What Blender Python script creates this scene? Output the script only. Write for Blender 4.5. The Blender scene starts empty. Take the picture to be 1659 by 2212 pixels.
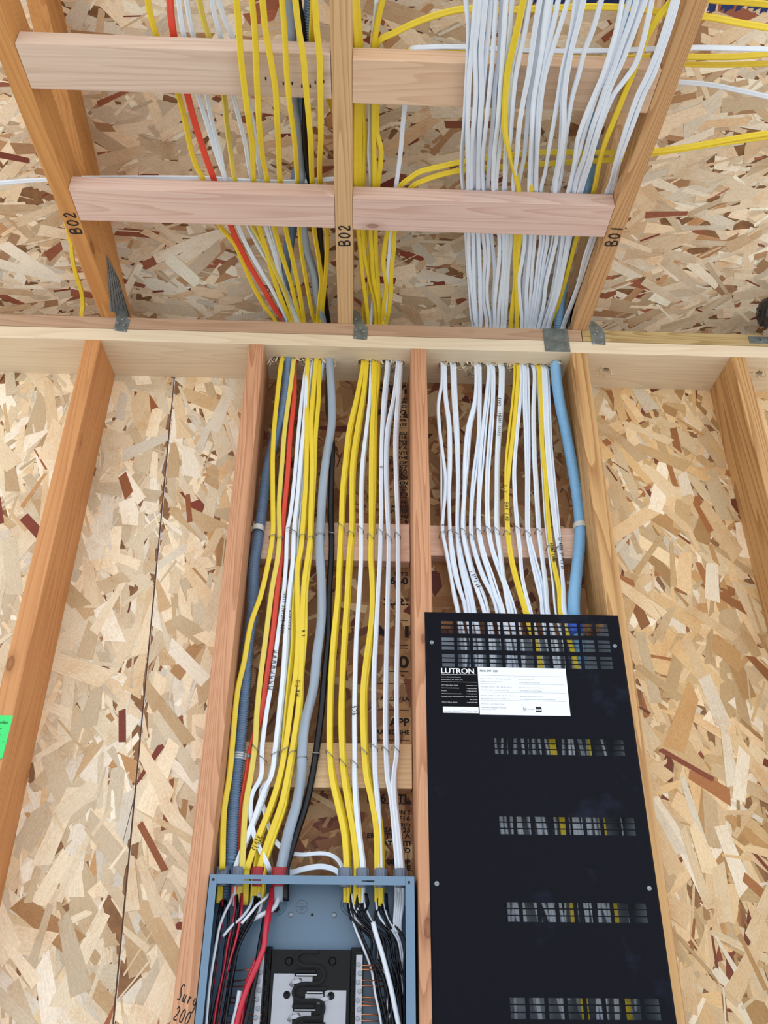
import bpy, bmesh, math, random
from mathutils import Vector, Matrix
random.seed(7)
S = 0.0254            # everything below is measured in inches; z = 0 is the underside of the lower top plate
H = 106.0             # height of that underside above the floor
def W(p): return Vector((p[0]*S, p[1]*S, (p[2]+H)*S))
scene = bpy.context.scene
C = scene.collection

# ------------------------------------------------------------------ camera
FPX = 1737.66
CAM = Vector((-4.266, -61.477, -53.09))
yaw, pitch, roll = 0.02787, 0.51045, 0.00802
_cy, _sy, _cp, _sp = math.cos(yaw), math.sin(yaw), math.cos(pitch), math.sin(pitch)
_f = Vector((_sy*_cp, _cy*_cp, _sp)); _r0 = Vector((_cy, -_sy, 0)); _u0 = _r0.cross(_f)
_r = math.cos(roll)*_r0 + math.sin(roll)*_u0
_u = -math.sin(roll)*_r0 + math.cos(roll)*_u0
cam = bpy.data.cameras.new('camera'); co = bpy.data.objects.new('camera', cam); C.objects.link(co)
M = Matrix((( _r.x, _u.x, -_f.x), (_r.y, _u.y, -_f.y), (_r.z, _u.z, -_f.z))).to_4x4()
M.translation = W(CAM); co.matrix_world = M
cam.sensor_fit = 'VERTICAL'; cam.sensor_height = 36; cam.lens = 36*FPX/2212
cam.clip_start = 0.02; cam.clip_end = 200
scene.camera = co

# ------------------------------------------------------------------ light and exposure
world = bpy.data.worlds.new('sky'); scene.world = world; world.use_nodes = True
nt = world.node_tree; nt.nodes.clear()
wo = nt.nodes.new('ShaderNodeOutputWorld'); bg = nt.nodes.new('ShaderNodeBackground')
tc = nt.nodes.new('ShaderNodeTexCoord'); sx = nt.nodes.new('ShaderNodeSeparateXYZ'); cr = nt.nodes.new('ShaderNodeValToRGB')
mp = nt.nodes.new('ShaderNodeMapRange'); mp.inputs[1].default_value = -1; mp.inputs[2].default_value = 1
nt.links.new(tc.outputs['Generated'], sx.inputs[0]); nt.links.new(sx.outputs[2], mp.inputs[0]); nt.links.new(mp.outputs[0], cr.inputs[0])
e = cr.color_ramp.elements
e[0].position = 0.0; e[0].color = (0.92, 0.90, 0.86, 1)         # sunlit pale ground outside
e[1].position = 1.0; e[1].color = (0.62, 0.78, 1.0, 1)
for pos, col in ((0.47, (0.92, 0.90, 0.87, 1)), (0.50, (0.9, 0.93, 0.97, 1)), (0.62, (0.92, 0.97, 1.05, 1))):
    q = cr.color_ramp.elements.new(pos); q.color = col
nt.links.new(cr.outputs[0], bg.inputs[0]); bg.inputs[1].default_value = 1.6
nt.links.new(bg.outputs[0], wo.inputs[0])
scene.view_settings.view_transform = 'Standard'; scene.view_settings.look = 'None'
scene.view_settings.exposure = 0.18; scene.view_settings.gamma = 1.0; scene.view_settings.use_curve_mapping = False

# ------------------------------------------------------------------ helpers
def ray(px, py): return _f + (px-829.5)/FPX*_r - (py-1106)/FPX*_u
def at(px, py, y=None, z=None, x=None):          # the point of a plane that stands behind a measured spot
    d = ray(px, py)
    if y is not None: t = (y-CAM.y)/d.y
    elif z is not None: t = (z-CAM.z)/d.z
    else: t = (x-CAM.x)/d.x
    return CAM + d*t
def on_profile(px, py, prof):                    # prof: (y, z) polyline that the run of a cable follows
    d = ray(px, py)
    s = []
    for (y, z) in prof:
        t = (y-CAM.y)/d.y; s.append(z-(CAM.z+d.z*t))
    for i in range(len(prof)-1):
        if s[i]*s[i+1] <= 0 and s[i] != s[i+1]:
            k = s[i]/(s[i]-s[i+1]); y = prof[i][0]+k*(prof[i+1][0]-prof[i][0])
            if abs(prof[i+1][0]-prof[i][0]) < 1e-6 and abs(d.y) < 1e-6: break
            t = (y-CAM.y)/d.y
            return CAM + d*t
    i = 0 if abs(s[0]) < abs(s[-1]) else -1
    t = (prof[i][0]-CAM.y)/d.y
    return CAM + d*t

def tag(o, label=None, cat=None, group=None, kind=None):
    if label: o['label'] = label
    if cat: o['category'] = cat
    if group: o['group'] = group
    if kind: o['kind'] = kind
    return o
def empty(name, p, label=None, cat=None, group=None, kind=None):
    o = bpy.data.objects.new(name, None); o.empty_display_size = 0.05; C.objects.link(o); o.location = W(p)
    return tag(o, label, cat, group, kind)
def link(name, verts, faces, mat, parent=None, smooth=False, world=True, loc=None):
    """verts in inches, world frame unless loc (inches) is given as the object's own origin"""
    me = bpy.data.meshes.new(name)
    org = Vector(loc) if loc is not None else (Vector(verts[0]) if verts else Vector())
    me.from_pydata([((Vector(v)-org)*S) for v in verts], [], faces)
    me.materials.append(mat)
    if smooth: me.polygons.foreach_set('use_smooth', [True]*len(me.polygons))
    me.update()
    o = bpy.data.objects.new(name, me); C.objects.link(o)
    o.location = W(org)
    if parent is not None:
        o.parent = parent; o.location = W(org)-parent_loc(parent)
    return o
def parent_loc(p):
    v = Vector(p.location)
    while p.parent: p = p.parent; v += Vector(p.location)
    return v
class MB:
    def __init__(s): s.v = []; s.f = []
    def add(s, v, f):
        n = len(s.v); s.v += [tuple(q) for q in v]; s.f += [tuple(i+n for i in q) for q in f]
    def box(s, a, b, bev=0.0):
        x0, y0, z0 = a; x1, y1, z1 = b
        if bev <= 0:
            s.add([(x0,y0,z0),(x1,y0,z0),(x1,y1,z0),(x0,y1,z0),(x0,y0,z1),(x1,y0,z1),(x1,y1,z1),(x0,y1,z1)],
                  [(0,3,2,1),(4,5,6,7),(0,1,5,4),(1,2,6,5),(2,3,7,6),(3,0,4,7)])
        else:
            bm = bmesh.new(); bmesh.ops.create_cube(bm, size=1)
            for v in bm.verts: v.co = Vector(((x0+x1)/2+v.co.x*(x1-x0), (y0+y1)/2+v.co.y*(y1-y0), (z0+z1)/2+v.co.z*(z1-z0)))
            bmesh.ops.bevel(bm, geom=bm.edges[:], offset=bev, segments=2, affect='EDGES', profile=0.6)
            bm.verts.index_update()
            s.add([v.co[:] for v in bm.verts], [[v.index for v in f.verts] for f in bm.faces]); bm.free()
    def prism(s, poly, d):                        # poly: 3-D points, extruded by the vector d
        n = len(poly); d = Vector(d)
        a = [Vector(p) for p in poly]
        s.add([p[:] for p in a]+[(p+d)[:] for p in a], [tuple(range(n-1,-1,-1)), tuple(range(n, 2*n))]+[(i,(i+1)%n,n+(i+1)%n,n+i) for i in range(n)])
    def lathe(s, base, axis, prof, n=16, a0=0.0):  # prof: (radius, height)
        ax = Vector(axis).normalized(); t = Vector((1,0,0)) if abs(ax.x) < .9 else Vector((0,1,0))
        e1 = ax.cross(t).normalized(); e2 = ax.cross(e1); b = Vector(base); v = []
        for r, h in prof:
            for k in range(n):
                a = a0+2*math.pi*k/n; v.append((b+ax*h+e1*(r*math.cos(a))+e2*(r*math.sin(a)))[:])
        f = []
        for i in range(len(prof)-1):
            for k in range(n): f.append((i*n+k, i*n+(k+1)%n, (i+1)*n+(k+1)%n, (i+1)*n+k))
        if prof[0][0] > 1e-5: f.append(tuple(range(n-1,-1,-1)))
        if prof[-1][0] > 1e-5: f.append(tuple((len(prof)-1)*n+k for k in range(n)))
        s.add(v, f)
    def sweep(s, pts, sec, twist=None, hint=Vector((0,-.8,-.6)), scale=None, cap=True):
        n = len(sec); m = len(pts); v = []
        for i, p in enumerate(pts):
            T = (pts[min(i+1,m-1)]-pts[max(i-1,0)]).normalized()
            F = hint-T*hint.dot(T)
            F = F.normalized() if F.length > 1e-4 else Vector((1,0,0))
            Wd = T.cross(F); a = twist(i/(m-1)) if twist else 0.0; k = scale(i) if scale else 1.0
            ca, sa = math.cos(a), math.sin(a); w2 = Wd*ca+F*sa; f2 = F*ca-Wd*sa
            for (q, r) in sec: v.append((p+w2*(q*k)+f2*(r*k))[:])
        f = [(i*n+k, i*n+(k+1)%n, (i+1)*n+(k+1)%n, (i+1)*n+k) for i in range(m-1) for k in range(n)]
        if cap: f += [tuple(range(n-1,-1,-1)), tuple((m-1)*n+k for k in range(n))]
        s.add(v, f)
    def build(s, name, mat, parent=None, smooth=False, loc=None):
        return link(name, s.v, s.f, mat, parent, smooth, loc=loc)
def smooth_path(P, k=6):
    P = [Vector(p) for p in P]; out = []
    for i in range(len(P)-1):
        p0 = P[max(i-1,0)]; p1 = P[i]; p2 = P[i+1]; p3 = P[min(i+2,len(P)-1)]
        t0 = 0.0
        d1 = max((p1-p0).length,1e-3)**.5; d2 = max((p2-p1).length,1e-3)**.5; d3 = max((p3-p2).length,1e-3)**.5
        m1 = (p2-p1)/d2-(p2-p0)/(d1+d2)+(p1-p0)/d1 if i > 0 else (p2-p1)/d2
        m2 = (p3-p2)/d3-(p3-p1)/(d2+d3)+(p2-p1)/d2 if i < len(P)-2 else (p2-p1)/d2
        m1 *= d2; m2 *= d2
        for j in range(k):
            t = j/k; t2 = t*t; t3 = t2*t
            out.append(p1*(2*t3-3*t2+1)+m1*(t3-2*t2+t)+p2*(-2*t3+3*t2)+m2*(t3-t2))
    out.append(P[-1]); return out
def circ(r, n=10): return [(r*math.cos(2*math.pi*k/n), r*math.sin(2*math.pi*k/n)) for k in range(n)]
def flat(w, t):                                   # flat two-conductor jacket with a shallow groove on each face
    a, b = w/2, t/2
    return [(-a, -b*.45), (-a*.82, -b*.95), (-a*.45, -b), (0, -b*.68), (a*.45, -b), (a*.82, -b*.95), (a, -b*.45),
            (a, b*.45), (a*.82, b*.95), (a*.45, b), (0, b*.68), (-a*.45, b), (-a*.82, b*.95), (-a, b*.45)]

# ------------------------------------------------------------------ materials
def srgb(r, g, b):
    f = lambda c: (c/255/12.92) if c/255 <= 0.04045 else ((c/255+0.055)/1.055)**2.4
    return (f(r), f(g), f(b), 1)
def nodes(name, rough=0.5, metal=0.0, spec=0.5):
    m = bpy.data.materials.new(name); m.use_nodes = True; n = m.node_tree; b = n.nodes['Principled BSDF']
    b.inputs['Roughness'].default_value = rough; b.inputs['Metallic'].default_value = metal
    b.inputs['Specular IOR Level'].default_value = spec
    return m, n, b
def plain(name, col, rough=0.5, metal=0.0, spec=0.5, var=0.06, scale=30, bump=0.0):
    m, n, b = nodes(name, rough, metal, spec)
    t = n.nodes.new('ShaderNodeTexCoord'); ns = n.nodes.new('ShaderNodeTexNoise'); ns.inputs['Scale'].default_value = scale; ns.inputs['Detail'].default_value = 4
    mx = n.nodes.new('ShaderNodeMix'); mx.data_type = 'RGBA'
    c2 = tuple(max(0, c*(1-var*2.2)) for c in col[:3])+(1,); c1 = tuple(min(1, c*(1+var)) for c in col[:3])+(1,)
    mx.inputs[6].default_value = c2; mx.inputs[7].default_value = c1
    n.links.new(t.outputs['Object'], ns.inputs['Vector']); n.links.new(ns.outputs[0], mx.inputs[0]); n.links.new(mx.outputs[2], b.inputs['Base Color'])
    if bump:
        bp = n.nodes.new('ShaderNodeBump'); bp.inputs['Strength'].default_value = bump; bp.inputs['Distance'].default_value = .002
        n.links.new(ns.outputs[0], bp.inputs['Height']); n.links.new(bp.outputs[0], b.inputs['Normal'])
    return m
def wood(name, light, dark, axis, ring=1.0, knots=True, contrast=1.0, rough=0.62):
    """sawn softwood: growth rings cut lengthwise, fine pores, a few knots; the grain runs along the given object axis"""
    m, n, b = nodes(name, rough, 0, .3); N = n.nodes; L = n.links
    t = N.new('ShaderNodeTexCoord'); oi = N.new('ShaderNodeObjectInfo')
    sc = [1.0, 1.0, 1.0]; sc['XYZ'.index(axis)] = 0.045
    off = N.new('ShaderNodeVectorMath'); off.operation = 'SCALE'; off.inputs[0].default_value = (3.1, 2.3, 4.7); L.new(oi.outputs['Random'], off.inputs['Scale'])
    ad = N.new('ShaderNodeVectorMath'); L.new(t.outputs['Object'], ad.inputs[0]); L.new(off.outputs[0], ad.inputs[1])
    mp = N.new('ShaderNodeMapping'); mp.inputs['Scale'].default_value = sc; L.new(ad.outputs[0], mp.inputs[0])
    # low-frequency wander of the rings
    n1 = N.new('ShaderNodeTexNoise'); n1.inputs['Scale'].default_value = 9; n1.inputs['Detail'].default_value = 2; L.new(mp.outputs[0], n1.inputs['Vector'])
    mu = N.new('ShaderNodeMath'); mu.operation = 'MULTIPLY'; mu.inputs[1].default_value = 26*ring; L.new(n1.outputs[0], mu.inputs[0])
    fr = N.new('ShaderNodeMath'); fr.operation = 'FRACT'; L.new(mu.outputs[0], fr.inputs[0])
    rp = N.new('ShaderNodeValToRGB'); e = rp.color_ramp.elements
    e[0].position = 0; e[0].color = (0.1,0.1,0.1,1); e[1].position = 1; e[1].color = (0.75,0.75,0.75,1)
    q = e.new(0.55); q.color = (0.35,0.35,0.35,1); q = e.new(0.93); q.color = (1,1,1,1)
    L.new(fr.outputs[0], rp.inputs[0])
    # fine fibre
    sc2 = [260.0]*3; sc2['XYZ'.index(axis)] = 5
    mp2 = N.new('ShaderNodeMapping'); mp2.inputs['Scale'].default_value = sc2; L.new(ad.outputs[0], mp2.inputs[0])
    n2 = N.new('ShaderNodeTexNoise'); n2.inputs['Scale'].default_value = 1; n2.inputs['Detail'].default_value = 3; L.new(mp2.outputs[0], n2.inputs['Vector'])
    # broad tone
    n3 = N.new('ShaderNodeTexNoise'); n3.inputs['Scale'].default_value = 5; n3.inputs['Detail'].default_value = 2; L.new(mp.outputs[0], n3.inputs['Vector'])
    s1 = N.new('ShaderNodeMath'); s1.operation = 'MULTIPLY'; s1.inputs[1].default_value = .5*contrast; L.new(rp.outputs[0], s1.inputs[0])
    s2 = N.new('ShaderNodeMath'); s2.operation = 'MULTIPLY_ADD'; s2.inputs[1].default_value = .45; L.new(n2.outputs[0], s2.inputs[0]); L.new(s1.outputs[0], s2.inputs[2])
    s3 = N.new('ShaderNodeMath'); s3.operation = 'MULTIPLY_ADD'; s3.inputs[1].default_value = .35; L.new(n3.outputs[0], s3.inputs[0]); L.new(s2.outputs[0], s3.inputs[2])
    cr2 = N.new('ShaderNodeValToRGB'); e = cr2.color_ramp.elements
    e[0].position = .25; e[0].color = light; e[1].position = .95; e[1].color = dark; L.new(s3.outputs[0], cr2.inputs[0])
    last = cr2.outputs[0]
    if knots:
        sc3 = [9.0]*3; sc3['XYZ'.index(axis)] = 4.2
        mp3 = N.new('ShaderNodeMapping'); mp3.inputs['Scale'].default_value = sc3; L.new(ad.outputs[0], mp3.inputs[0])
        vo = N.new('ShaderNodeTexVoronoi'); vo.inputs['Scale'].default_value = 1; L.new(mp3.outputs[0], vo.inputs['Vector'])
        kr = N.new('ShaderNodeValToRGB'); e = kr.color_ramp.elements
        e[0].position = .03; e[0].color = (.5,.5,.5,1); e[1].position = .17; e[1].color = (0,0,0,1)
        q = e.new(.07); q.color = (.75,.75,.75,1); q = e.new(.085); q.color = (.25,.25,.25,1)
        L.new(vo.outputs['Distance'], kr.inputs[0])
        mx = N.new('ShaderNodeMix'); mx.data_type = 'RGBA'; L.new(kr.outputs[0], mx.inputs[0]); L.new(last, mx.inputs[6])
        mx.inputs[7].default_value = (dark[0]*.42, dark[1]*.32, dark[2]*.25, 1); last = mx.outputs[2]
    L.new(last, b.inputs['Base Color'])
    bp = N.new('ShaderNodeBump'); bp.inputs['Strength'].default_value = .25; bp.inputs['Distance'].default_value = .0006
    L.new(s2.outputs[0], bp.inputs['Height']); L.new(bp.outputs[0], b.inputs['Normal'])
    return m
def strand_mat():
    """wood strands of the board: colour of each strand from its own attribute, fibre along the strand's UV"""
    m, n, b = nodes('strand_board', .6, 0, .3); N = n.nodes; L = n.links
    at_ = N.new('ShaderNodeVertexColor'); at_.layer_name = 'tone'
    uv = N.new('ShaderNodeUVMap'); uv.uv_map = 'fibre'
    mp = N.new('ShaderNodeMapping'); mp.inputs['Scale'].default_value = (0.6, 9, 1); L.new(uv.outputs[0], mp.inputs[0])
    n1 = N.new('ShaderNodeTexNoise'); n1.inputs['Scale'].default_value = 1.5; n1.inputs['Detail'].default_value = 5; L.new(mp.outputs[0], n1.inputs['Vector'])
    mp2 = N.new('ShaderNodeMapping'); mp2.inputs['Scale'].default_value = (1.2, 2.5, 1); L.new(uv.outputs[0], mp2.inputs[0])
    n2 = N.new('ShaderNodeTexNoise'); n2.inputs['Scale'].default_value = 3; n2.inputs['Detail'].default_value = 6; L.new(mp2.outputs[0], n2.inputs['Vector'])
    a1 = N.new('ShaderNodeMath'); a1.operation = 'ADD'; L.new(n1.outputs[0], a1.inputs[0]); L.new(n2.outputs[0], a1.inputs[1])
    mr = N.new('ShaderNodeMapRange'); mr.inputs[1].default_value = .65; mr.inputs[2].default_value = 1.35; mr.inputs[3].default_value = .8; mr.inputs[4].default_value = 1.08
    L.new(a1.outputs[0], mr.inputs[0])
    mx = N.new('ShaderNodeMix'); mx.data_type = 'RGBA'; mx.blend_type = 'MULTIPLY'; mx.inputs[0].default_value = 1
    L.new(at_.outputs[0], mx.inputs[6]); L.new(mr.outputs[0], mx.inputs[7]); 
    # resin stain in soft speckled patches
    tco = N.new('ShaderNodeTexCoord'); n3 = N.new('ShaderNodeTexNoise'); n3.inputs['Scale'].default_value = 11; n3.inputs['Detail'].default_value = 8; n3.inputs['Roughness'].default_value = .7
    L.new(tco.outputs['Object'], n3.inputs['Vector'])
    n4 = N.new('ShaderNodeTexNoise'); n4.inputs['Scale'].default_value = 420; n4.inputs['Detail'].default_value = 3; L.new(tco.outputs['Object'], n4.inputs['Vector'])
    sm = N.new('ShaderNodeMath'); sm.operation = 'MULTIPLY_ADD'; sm.inputs[1].default_value = .35; L.new(n4.outputs[0], sm.inputs[0]); L.new(n3.outputs[0], sm.inputs[2])
    st = N.new('ShaderNodeMapRange'); st.inputs[1].default_value = .68; st.inputs[2].default_value = .95; st.inputs[3].default_value = 0; st.inputs[4].default_value = .75; L.new(sm.outputs[0], st.inputs[0])
    m3 = N.new('ShaderNodeMix'); m3.data_type = 'RGBA'; m3.blend_type = 'MULTIPLY'; m3.inputs[7].default_value = (.78, .55, .34, 1); L.new(st.outputs[0], m3.inputs[0]); L.new(mx.outputs[2], m3.inputs[6]); L.new(m3.outputs[2], b.inputs['Base Color'])
    bp = N.new('ShaderNodeBump'); bp.inputs['Strength'].default_value = .3; bp.inputs['Distance'].default_value = .0006
    L.new(a1.outputs[0], bp.inputs['Height']); L.new(bp.outputs[0], b.inputs['Normal'])
    return m
def grime(name, base, dust, rough=.42):
    """powder-coated sheet with chalky hand smears"""
    m, n, b = nodes(name, rough, 0, .1); N = n.nodes; L = n.links
    t = N.new('ShaderNodeTexCoord'); n1 = N.new('ShaderNodeTexNoise'); n1.inputs['Scale'].default_value = 5; n1.inputs['Detail'].default_value = 9; n1.inputs['Roughness'].default_value = .62
    L.new(t.outputs['Object'], n1.inputs['Vector'])
    r = N.new('ShaderNodeValToRGB'); e = r.color_ramp.elements; e[0].position = .56; e[0].color = (0,0,0,1); e[1].position = .85; e[1].color = (1,1,1,1); L.new(n1.outputs[0], r.inputs[0])
    mx = N.new('ShaderNodeMix'); mx.data_type = 'RGBA'; mx.inputs[6].default_value = base; mx.inputs[7].default_value = dust; L.new(r.outputs[0], mx.inputs[0]); L.new(mx.outputs[2], b.inputs['Base Color'])
    n2 = N.new('ShaderNodeTexNoise'); n2.inputs['Scale'].default_value = 700; L.new(t.outputs['Object'], n2.inputs['Vector'])
    bp = N.new('ShaderNodeBump'); bp.inputs['Strength'].default_value = .15; bp.inputs['Distance'].default_value = .0004; L.new(n2.outputs[0], bp.inputs['Height']); L.new(bp.outputs[0], b.inputs['Normal'])
    return m

STRAND = strand_mat()
M_ = {}
def woods(key, l, d, axis, **k): M_[key] = wood('wood_'+key, srgb(*l), srgb(*d), axis, **k)
woods('stud_orange', (212,156,102), (174,114,68), 'Z', contrast=.65)
woods('stud_pink', (222,172,134), (172,118,80), 'Z')
woods('stud_tan', (216,166,130), (164,112,78), 'Z', ring=1.5, contrast=.8)
woods('stud_yellow', (212,172,118), (160,116,70), 'Z')
woods('plate_tan', (192,162,136), (160,126,100), 'X', knots=True, contrast=.7)
woods('plate_pale', (234,220,194), (208,188,158), 'X', knots=False, ring=1.0, contrast=.6)
woods('plate_green', (194,172,124), (148,122,76), 'X', knots=False, ring=1.6)
woods('chord_orange', (214,160,98), (176,116,62), 'Y', contrast=.6)
woods('chord_tan', (224,192,148), (186,146,100), 'Y')
woods('chord_yellow', (214,174,126), (168,122,80), 'Y')
woods('block_grey', (224,206,190), (192,164,144), 'X', ring=.9, contrast=.6)
woods('block_pink', (230,208,196), (198,158,146), 'X', ring=1.1, contrast=.7)
woods('block_tan', (226,198,170), (194,154,122), 'X', ring=.9, contrast=.6)
woods('board_pink', (238,206,184), (206,162,140), 'X', ring=1.3, contrast=.7)
woods('board_tan', (236,206,164), (198,158,116), 'X', ring=1.2, contrast=.7)
M_['splinter'] = plain('torn_wood', srgb(226,208,178), .8)
M_['white'] = plain('white_jacket', srgb(226,238,252), .42, var=.03, scale=60)
M_['yellow'] = plain('yellow_jacket', srgb(232,206,52), .42, var=.05, scale=60)
M_['yellow2'] = plain('pale_yellow_jacket', srgb(226,208,92), .42, var=.05, scale=60)
M_['red'] = plain('red_jacket', srgb(226,74,52), .42, var=.04, scale=60)
M_['grey'] = plain('grey_jacket', srgb(150,166,182), .38, var=.05, scale=20)
M_['black'] = plain('black_jacket', srgb(12,13,18), .32, 0, .35, var=.1)
M_['blue'] = plain('blue_conduit_plastic', srgb(134,186,226), .35, var=.04)
M_['bluegrey'] = plain('grey_blue_conduit_plastic', srgb(104,130,160), .4, var=.06)
M_['galv'] = plain('galvanised_steel', srgb(140,150,158), .38, .4, var=.25, scale=90)
M_['tie'] = plain('zinc_plate', srgb(132,142,140), .38, .35, var=.35, scale=50)
M_['staple'] = plain('staple_wire', srgb(150,152,150), .3, .9)
M_['copper'] = plain('bare_copper', srgb(206,128,84), .3, .9)
M_['alu'] = plain('aluminium_bus', srgb(160,164,172), .38, .6, var=.05, scale=50)
M_['boxgrey'] = plain('grey_enamel', srgb(98,128,154), .3, 0, var=.05, scale=14)
M_['bushgrey'] = plain('grey_bushing', srgb(116,128,146), .45)
M_['bushred'] = plain('red_bushing', srgb(168,36,46), .45)
M_['plastic'] = plain('black_moulding', srgb(5,6,12), .35, 0, .2)
M_['cover'] = grime('black_powder_coat', srgb(9,11,21), srgb(44,54,78), .5)
M_['inbox'] = plain('zinc_box_inside', srgb(150,164,176), .4, .3, var=.1, scale=30)
M_['ink'] = plain('black_ink', srgb(22,18,20), .7)
M_['print'] = plain('stencil_ink', srgb(26,16,14), .8, var=.3, scale=300)
M_['whiteprint'] = plain('white_print', srgb(232,238,246), .5)
M_['paper'] = plain('white_label_vinyl', srgb(230,238,250), .4, var=.01)
M_['blacklabel'] = plain('black_label_vinyl', srgb(6,7,12), .5, 0, .1)
M_['greenpaper'] = plain('green_paper', srgb(70,222,120), .8, var=.03)
M_['bluepaint'] = plain('blue_edge_paint', srgb(24,50,116), .7, var=.35, scale=80)
M_['wirered'] = plain('red_wire', srgb(190,34,56), .35)
M_['wirewhite'] = plain('white_wire', srgb(214,222,232), .35)
M_['wireblack'] = plain('black_wire', srgb(6,8,18), .3, 0, .3)
M_['clear'] = plain('clear_strap', srgb(196,202,196), .3)
M_['duct'] = plain('black_film', srgb(30,36,44), .25, var=.4, scale=60, bump=.9)
M_['concrete'] = plain('concrete_floor', srgb(182,178,172), .8, var=.12, scale=3)

# ------------------------------------------------------------------ strand board
PAL = {'cream': [((236,220,190),9),((230,210,177),8),((222,198,160),4),((210,180,138),1.8),((190,146,98),1.1),((160,98,62),.8),((126,62,46),.35),((240,230,210),4)],
       'tan':   [((220,190,146),8),((212,178,128),6),((226,202,162),4),((190,148,96),2.5),((162,108,64),1.6),((128,68,46),.9),((236,222,196),2.5)],
       'brown_shaded': [((172,132,90),4),((158,114,76),5),((142,96,64),3.5),((190,154,112),2.8),((120,72,50),1.6),((104,54,44),1),((206,180,140),1.2)],  # reddish-brown board; its dark tones also paint in the shade behind the cables
       'roof':  [((240,222,194),8),((232,210,178),6),((218,190,154),3),((244,234,214),5),((192,150,110),1.5),((164,100,74),1.1),((140,70,54),.8)]}
def board(name, o, u, v, nrm, w, h, thick, pal, flen, fwid, cover, bias, spread, parent, kind=None):
    """a slab spanning u*w, v*h from corner o, with its strands laid over the face that looks along nrm"""
    o = Vector(o); u = Vector(u).normalized(); v = Vector(v).normalized(); nrm = Vector(nrm).normalized()
    mb = MB(); mb.prism([o, o+u*w, o+u*w+v*h, o+v*h], -nrm*thick)
    base = mb.build(name, M_['osbbase'], parent)
    if kind: base['kind'] = kind
    V = []; F = []; cols = []; uvs = []
    tones = [c for c, k in PAL[pal]]; wt = [k for c, k in PAL[pal]]
    area = (flen[0]+flen[1])/2*(fwid[0]+fwid[1])/2*.8
    n = int(w*h/area*cover*1.35)
    for i in range(n):
        k = random.random()
        if k < .42: L = random.uniform(.4, 1.5)*flen[0]; B = random.uniform(.07, .28)*fwid[1]
        else: L = random.uniform(*flen); B = random.uniform(*fwid)
        a = bias+random.gauss(0, spread)
        c = random.choices(tones, wt)[0]
        if sum(c) < 340: L *= .75; B *= .7
        ca, sa = math.cos(a), math.sin(a)
        cx, cyy = random.uniform(0, w), random.uniform(0, h)
        sk = random.uniform(-.35, .35)*B; tp = random.uniform(.55, 1.0)
        pts = [(-L/2+random.uniform(-.2,.2)*B, -B/2), (L/2+sk, -B/2*tp), (L/2-sk*.6+random.uniform(-.3,.3)*B, B/2*tp), (-L/2+random.uniform(-.5,.5)*B, B/2)]
        if random.random() < .35: pts.insert(2, (L/2+random.uniform(.1,.5)*B, random.uniform(-.2,.2)*B))
        off = .004+.055*i/n; b0 = len(V)
        for (p, q) in pts:
            x = min(max(cx+p*ca-q*sa, 0), w); y = min(max(cyy+p*sa+q*ca, 0), h)
            V.append((o+u*x+v*y+nrm*off)[:])
        F.append(tuple(range(b0, b0+len(pts))))
        j = random.uniform(.88, 1.08)
        col = srgb(*[min(255, q*j) for q in c]); r1, r2 = random.random()*60, random.random()*60
        for (p, q) in pts: cols.append(col); uvs.append((p+r1, q+r2))
    so = link('wood_strands', V, F, STRAND, base)
    ca_ = so.data.color_attributes.new('tone', 'FLOAT_COLOR', 'CORNER'); ca_.data.foreach_set('color', [k for c in cols for k in c])
    uvl = so.data.uv_layers.new(name='fibre'); uvl.data.foreach_set('uv', [k for c in uvs for k in c])
    so['kind'] = 'stuff'
    return base
M_['osbbase'] = plain('strand_board_core', srgb(150,108,70), .8, var=.3, scale=60)

# ------------------------------------------------------------------ writing
def lettering(lines, mat, parent, name='lettering', thick=0.0, boxes=()):
    """lines: (text, origin, right vector, up vector, height, optional width); flat print joined in one mesh"""
    V = []; F = []
    dg = bpy.context.evaluated_depsgraph_get()
    for ln in lines:
        text, org, ri, up, hh = ln[:5]; wid = ln[5] if len(ln) > 5 else None; bold = ln[6] if len(ln) > 6 else 0.0
        cu = bpy.data.curves.new('t', 'FONT'); cu.body = text; cu.size = 1; cu.offset = bold; cu.resolution_u = 3
        ob = bpy.data.objects.new('t', cu); me = bpy.data.meshes.new_from_object(ob)
        if len(me.vertices):
            xs = [v.co.x for v in me.vertices]; x0, x1 = min(xs), max(xs)
            kx = (wid/(x1-x0)) if wid else hh/.72; ky = hh/.72
            org = Vector(org); ri_ = Vector(ri).normalized(); up_ = Vector(up).normalized(); b0 = len(V)
            for v in me.vertices: V.append((org+ri_*((v.co.x-x0)*kx)+up_*(v.co.y*ky))[:])
            for p in me.polygons: F.append(tuple(b0+i for i in p.vertices))
        bpy.data.meshes.remove(me); bpy.data.objects.remove(ob); bpy.data.curves.remove(cu)
    for (a, b, c, d) in boxes:
        b0 = len(V); V += [Vector(a)[:], Vector(b)[:], Vector(c)[:], Vector(d)[:]]; F.append((b0, b0+1, b0+2, b0+3))
    return link(name, V, F, mat, parent)
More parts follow.
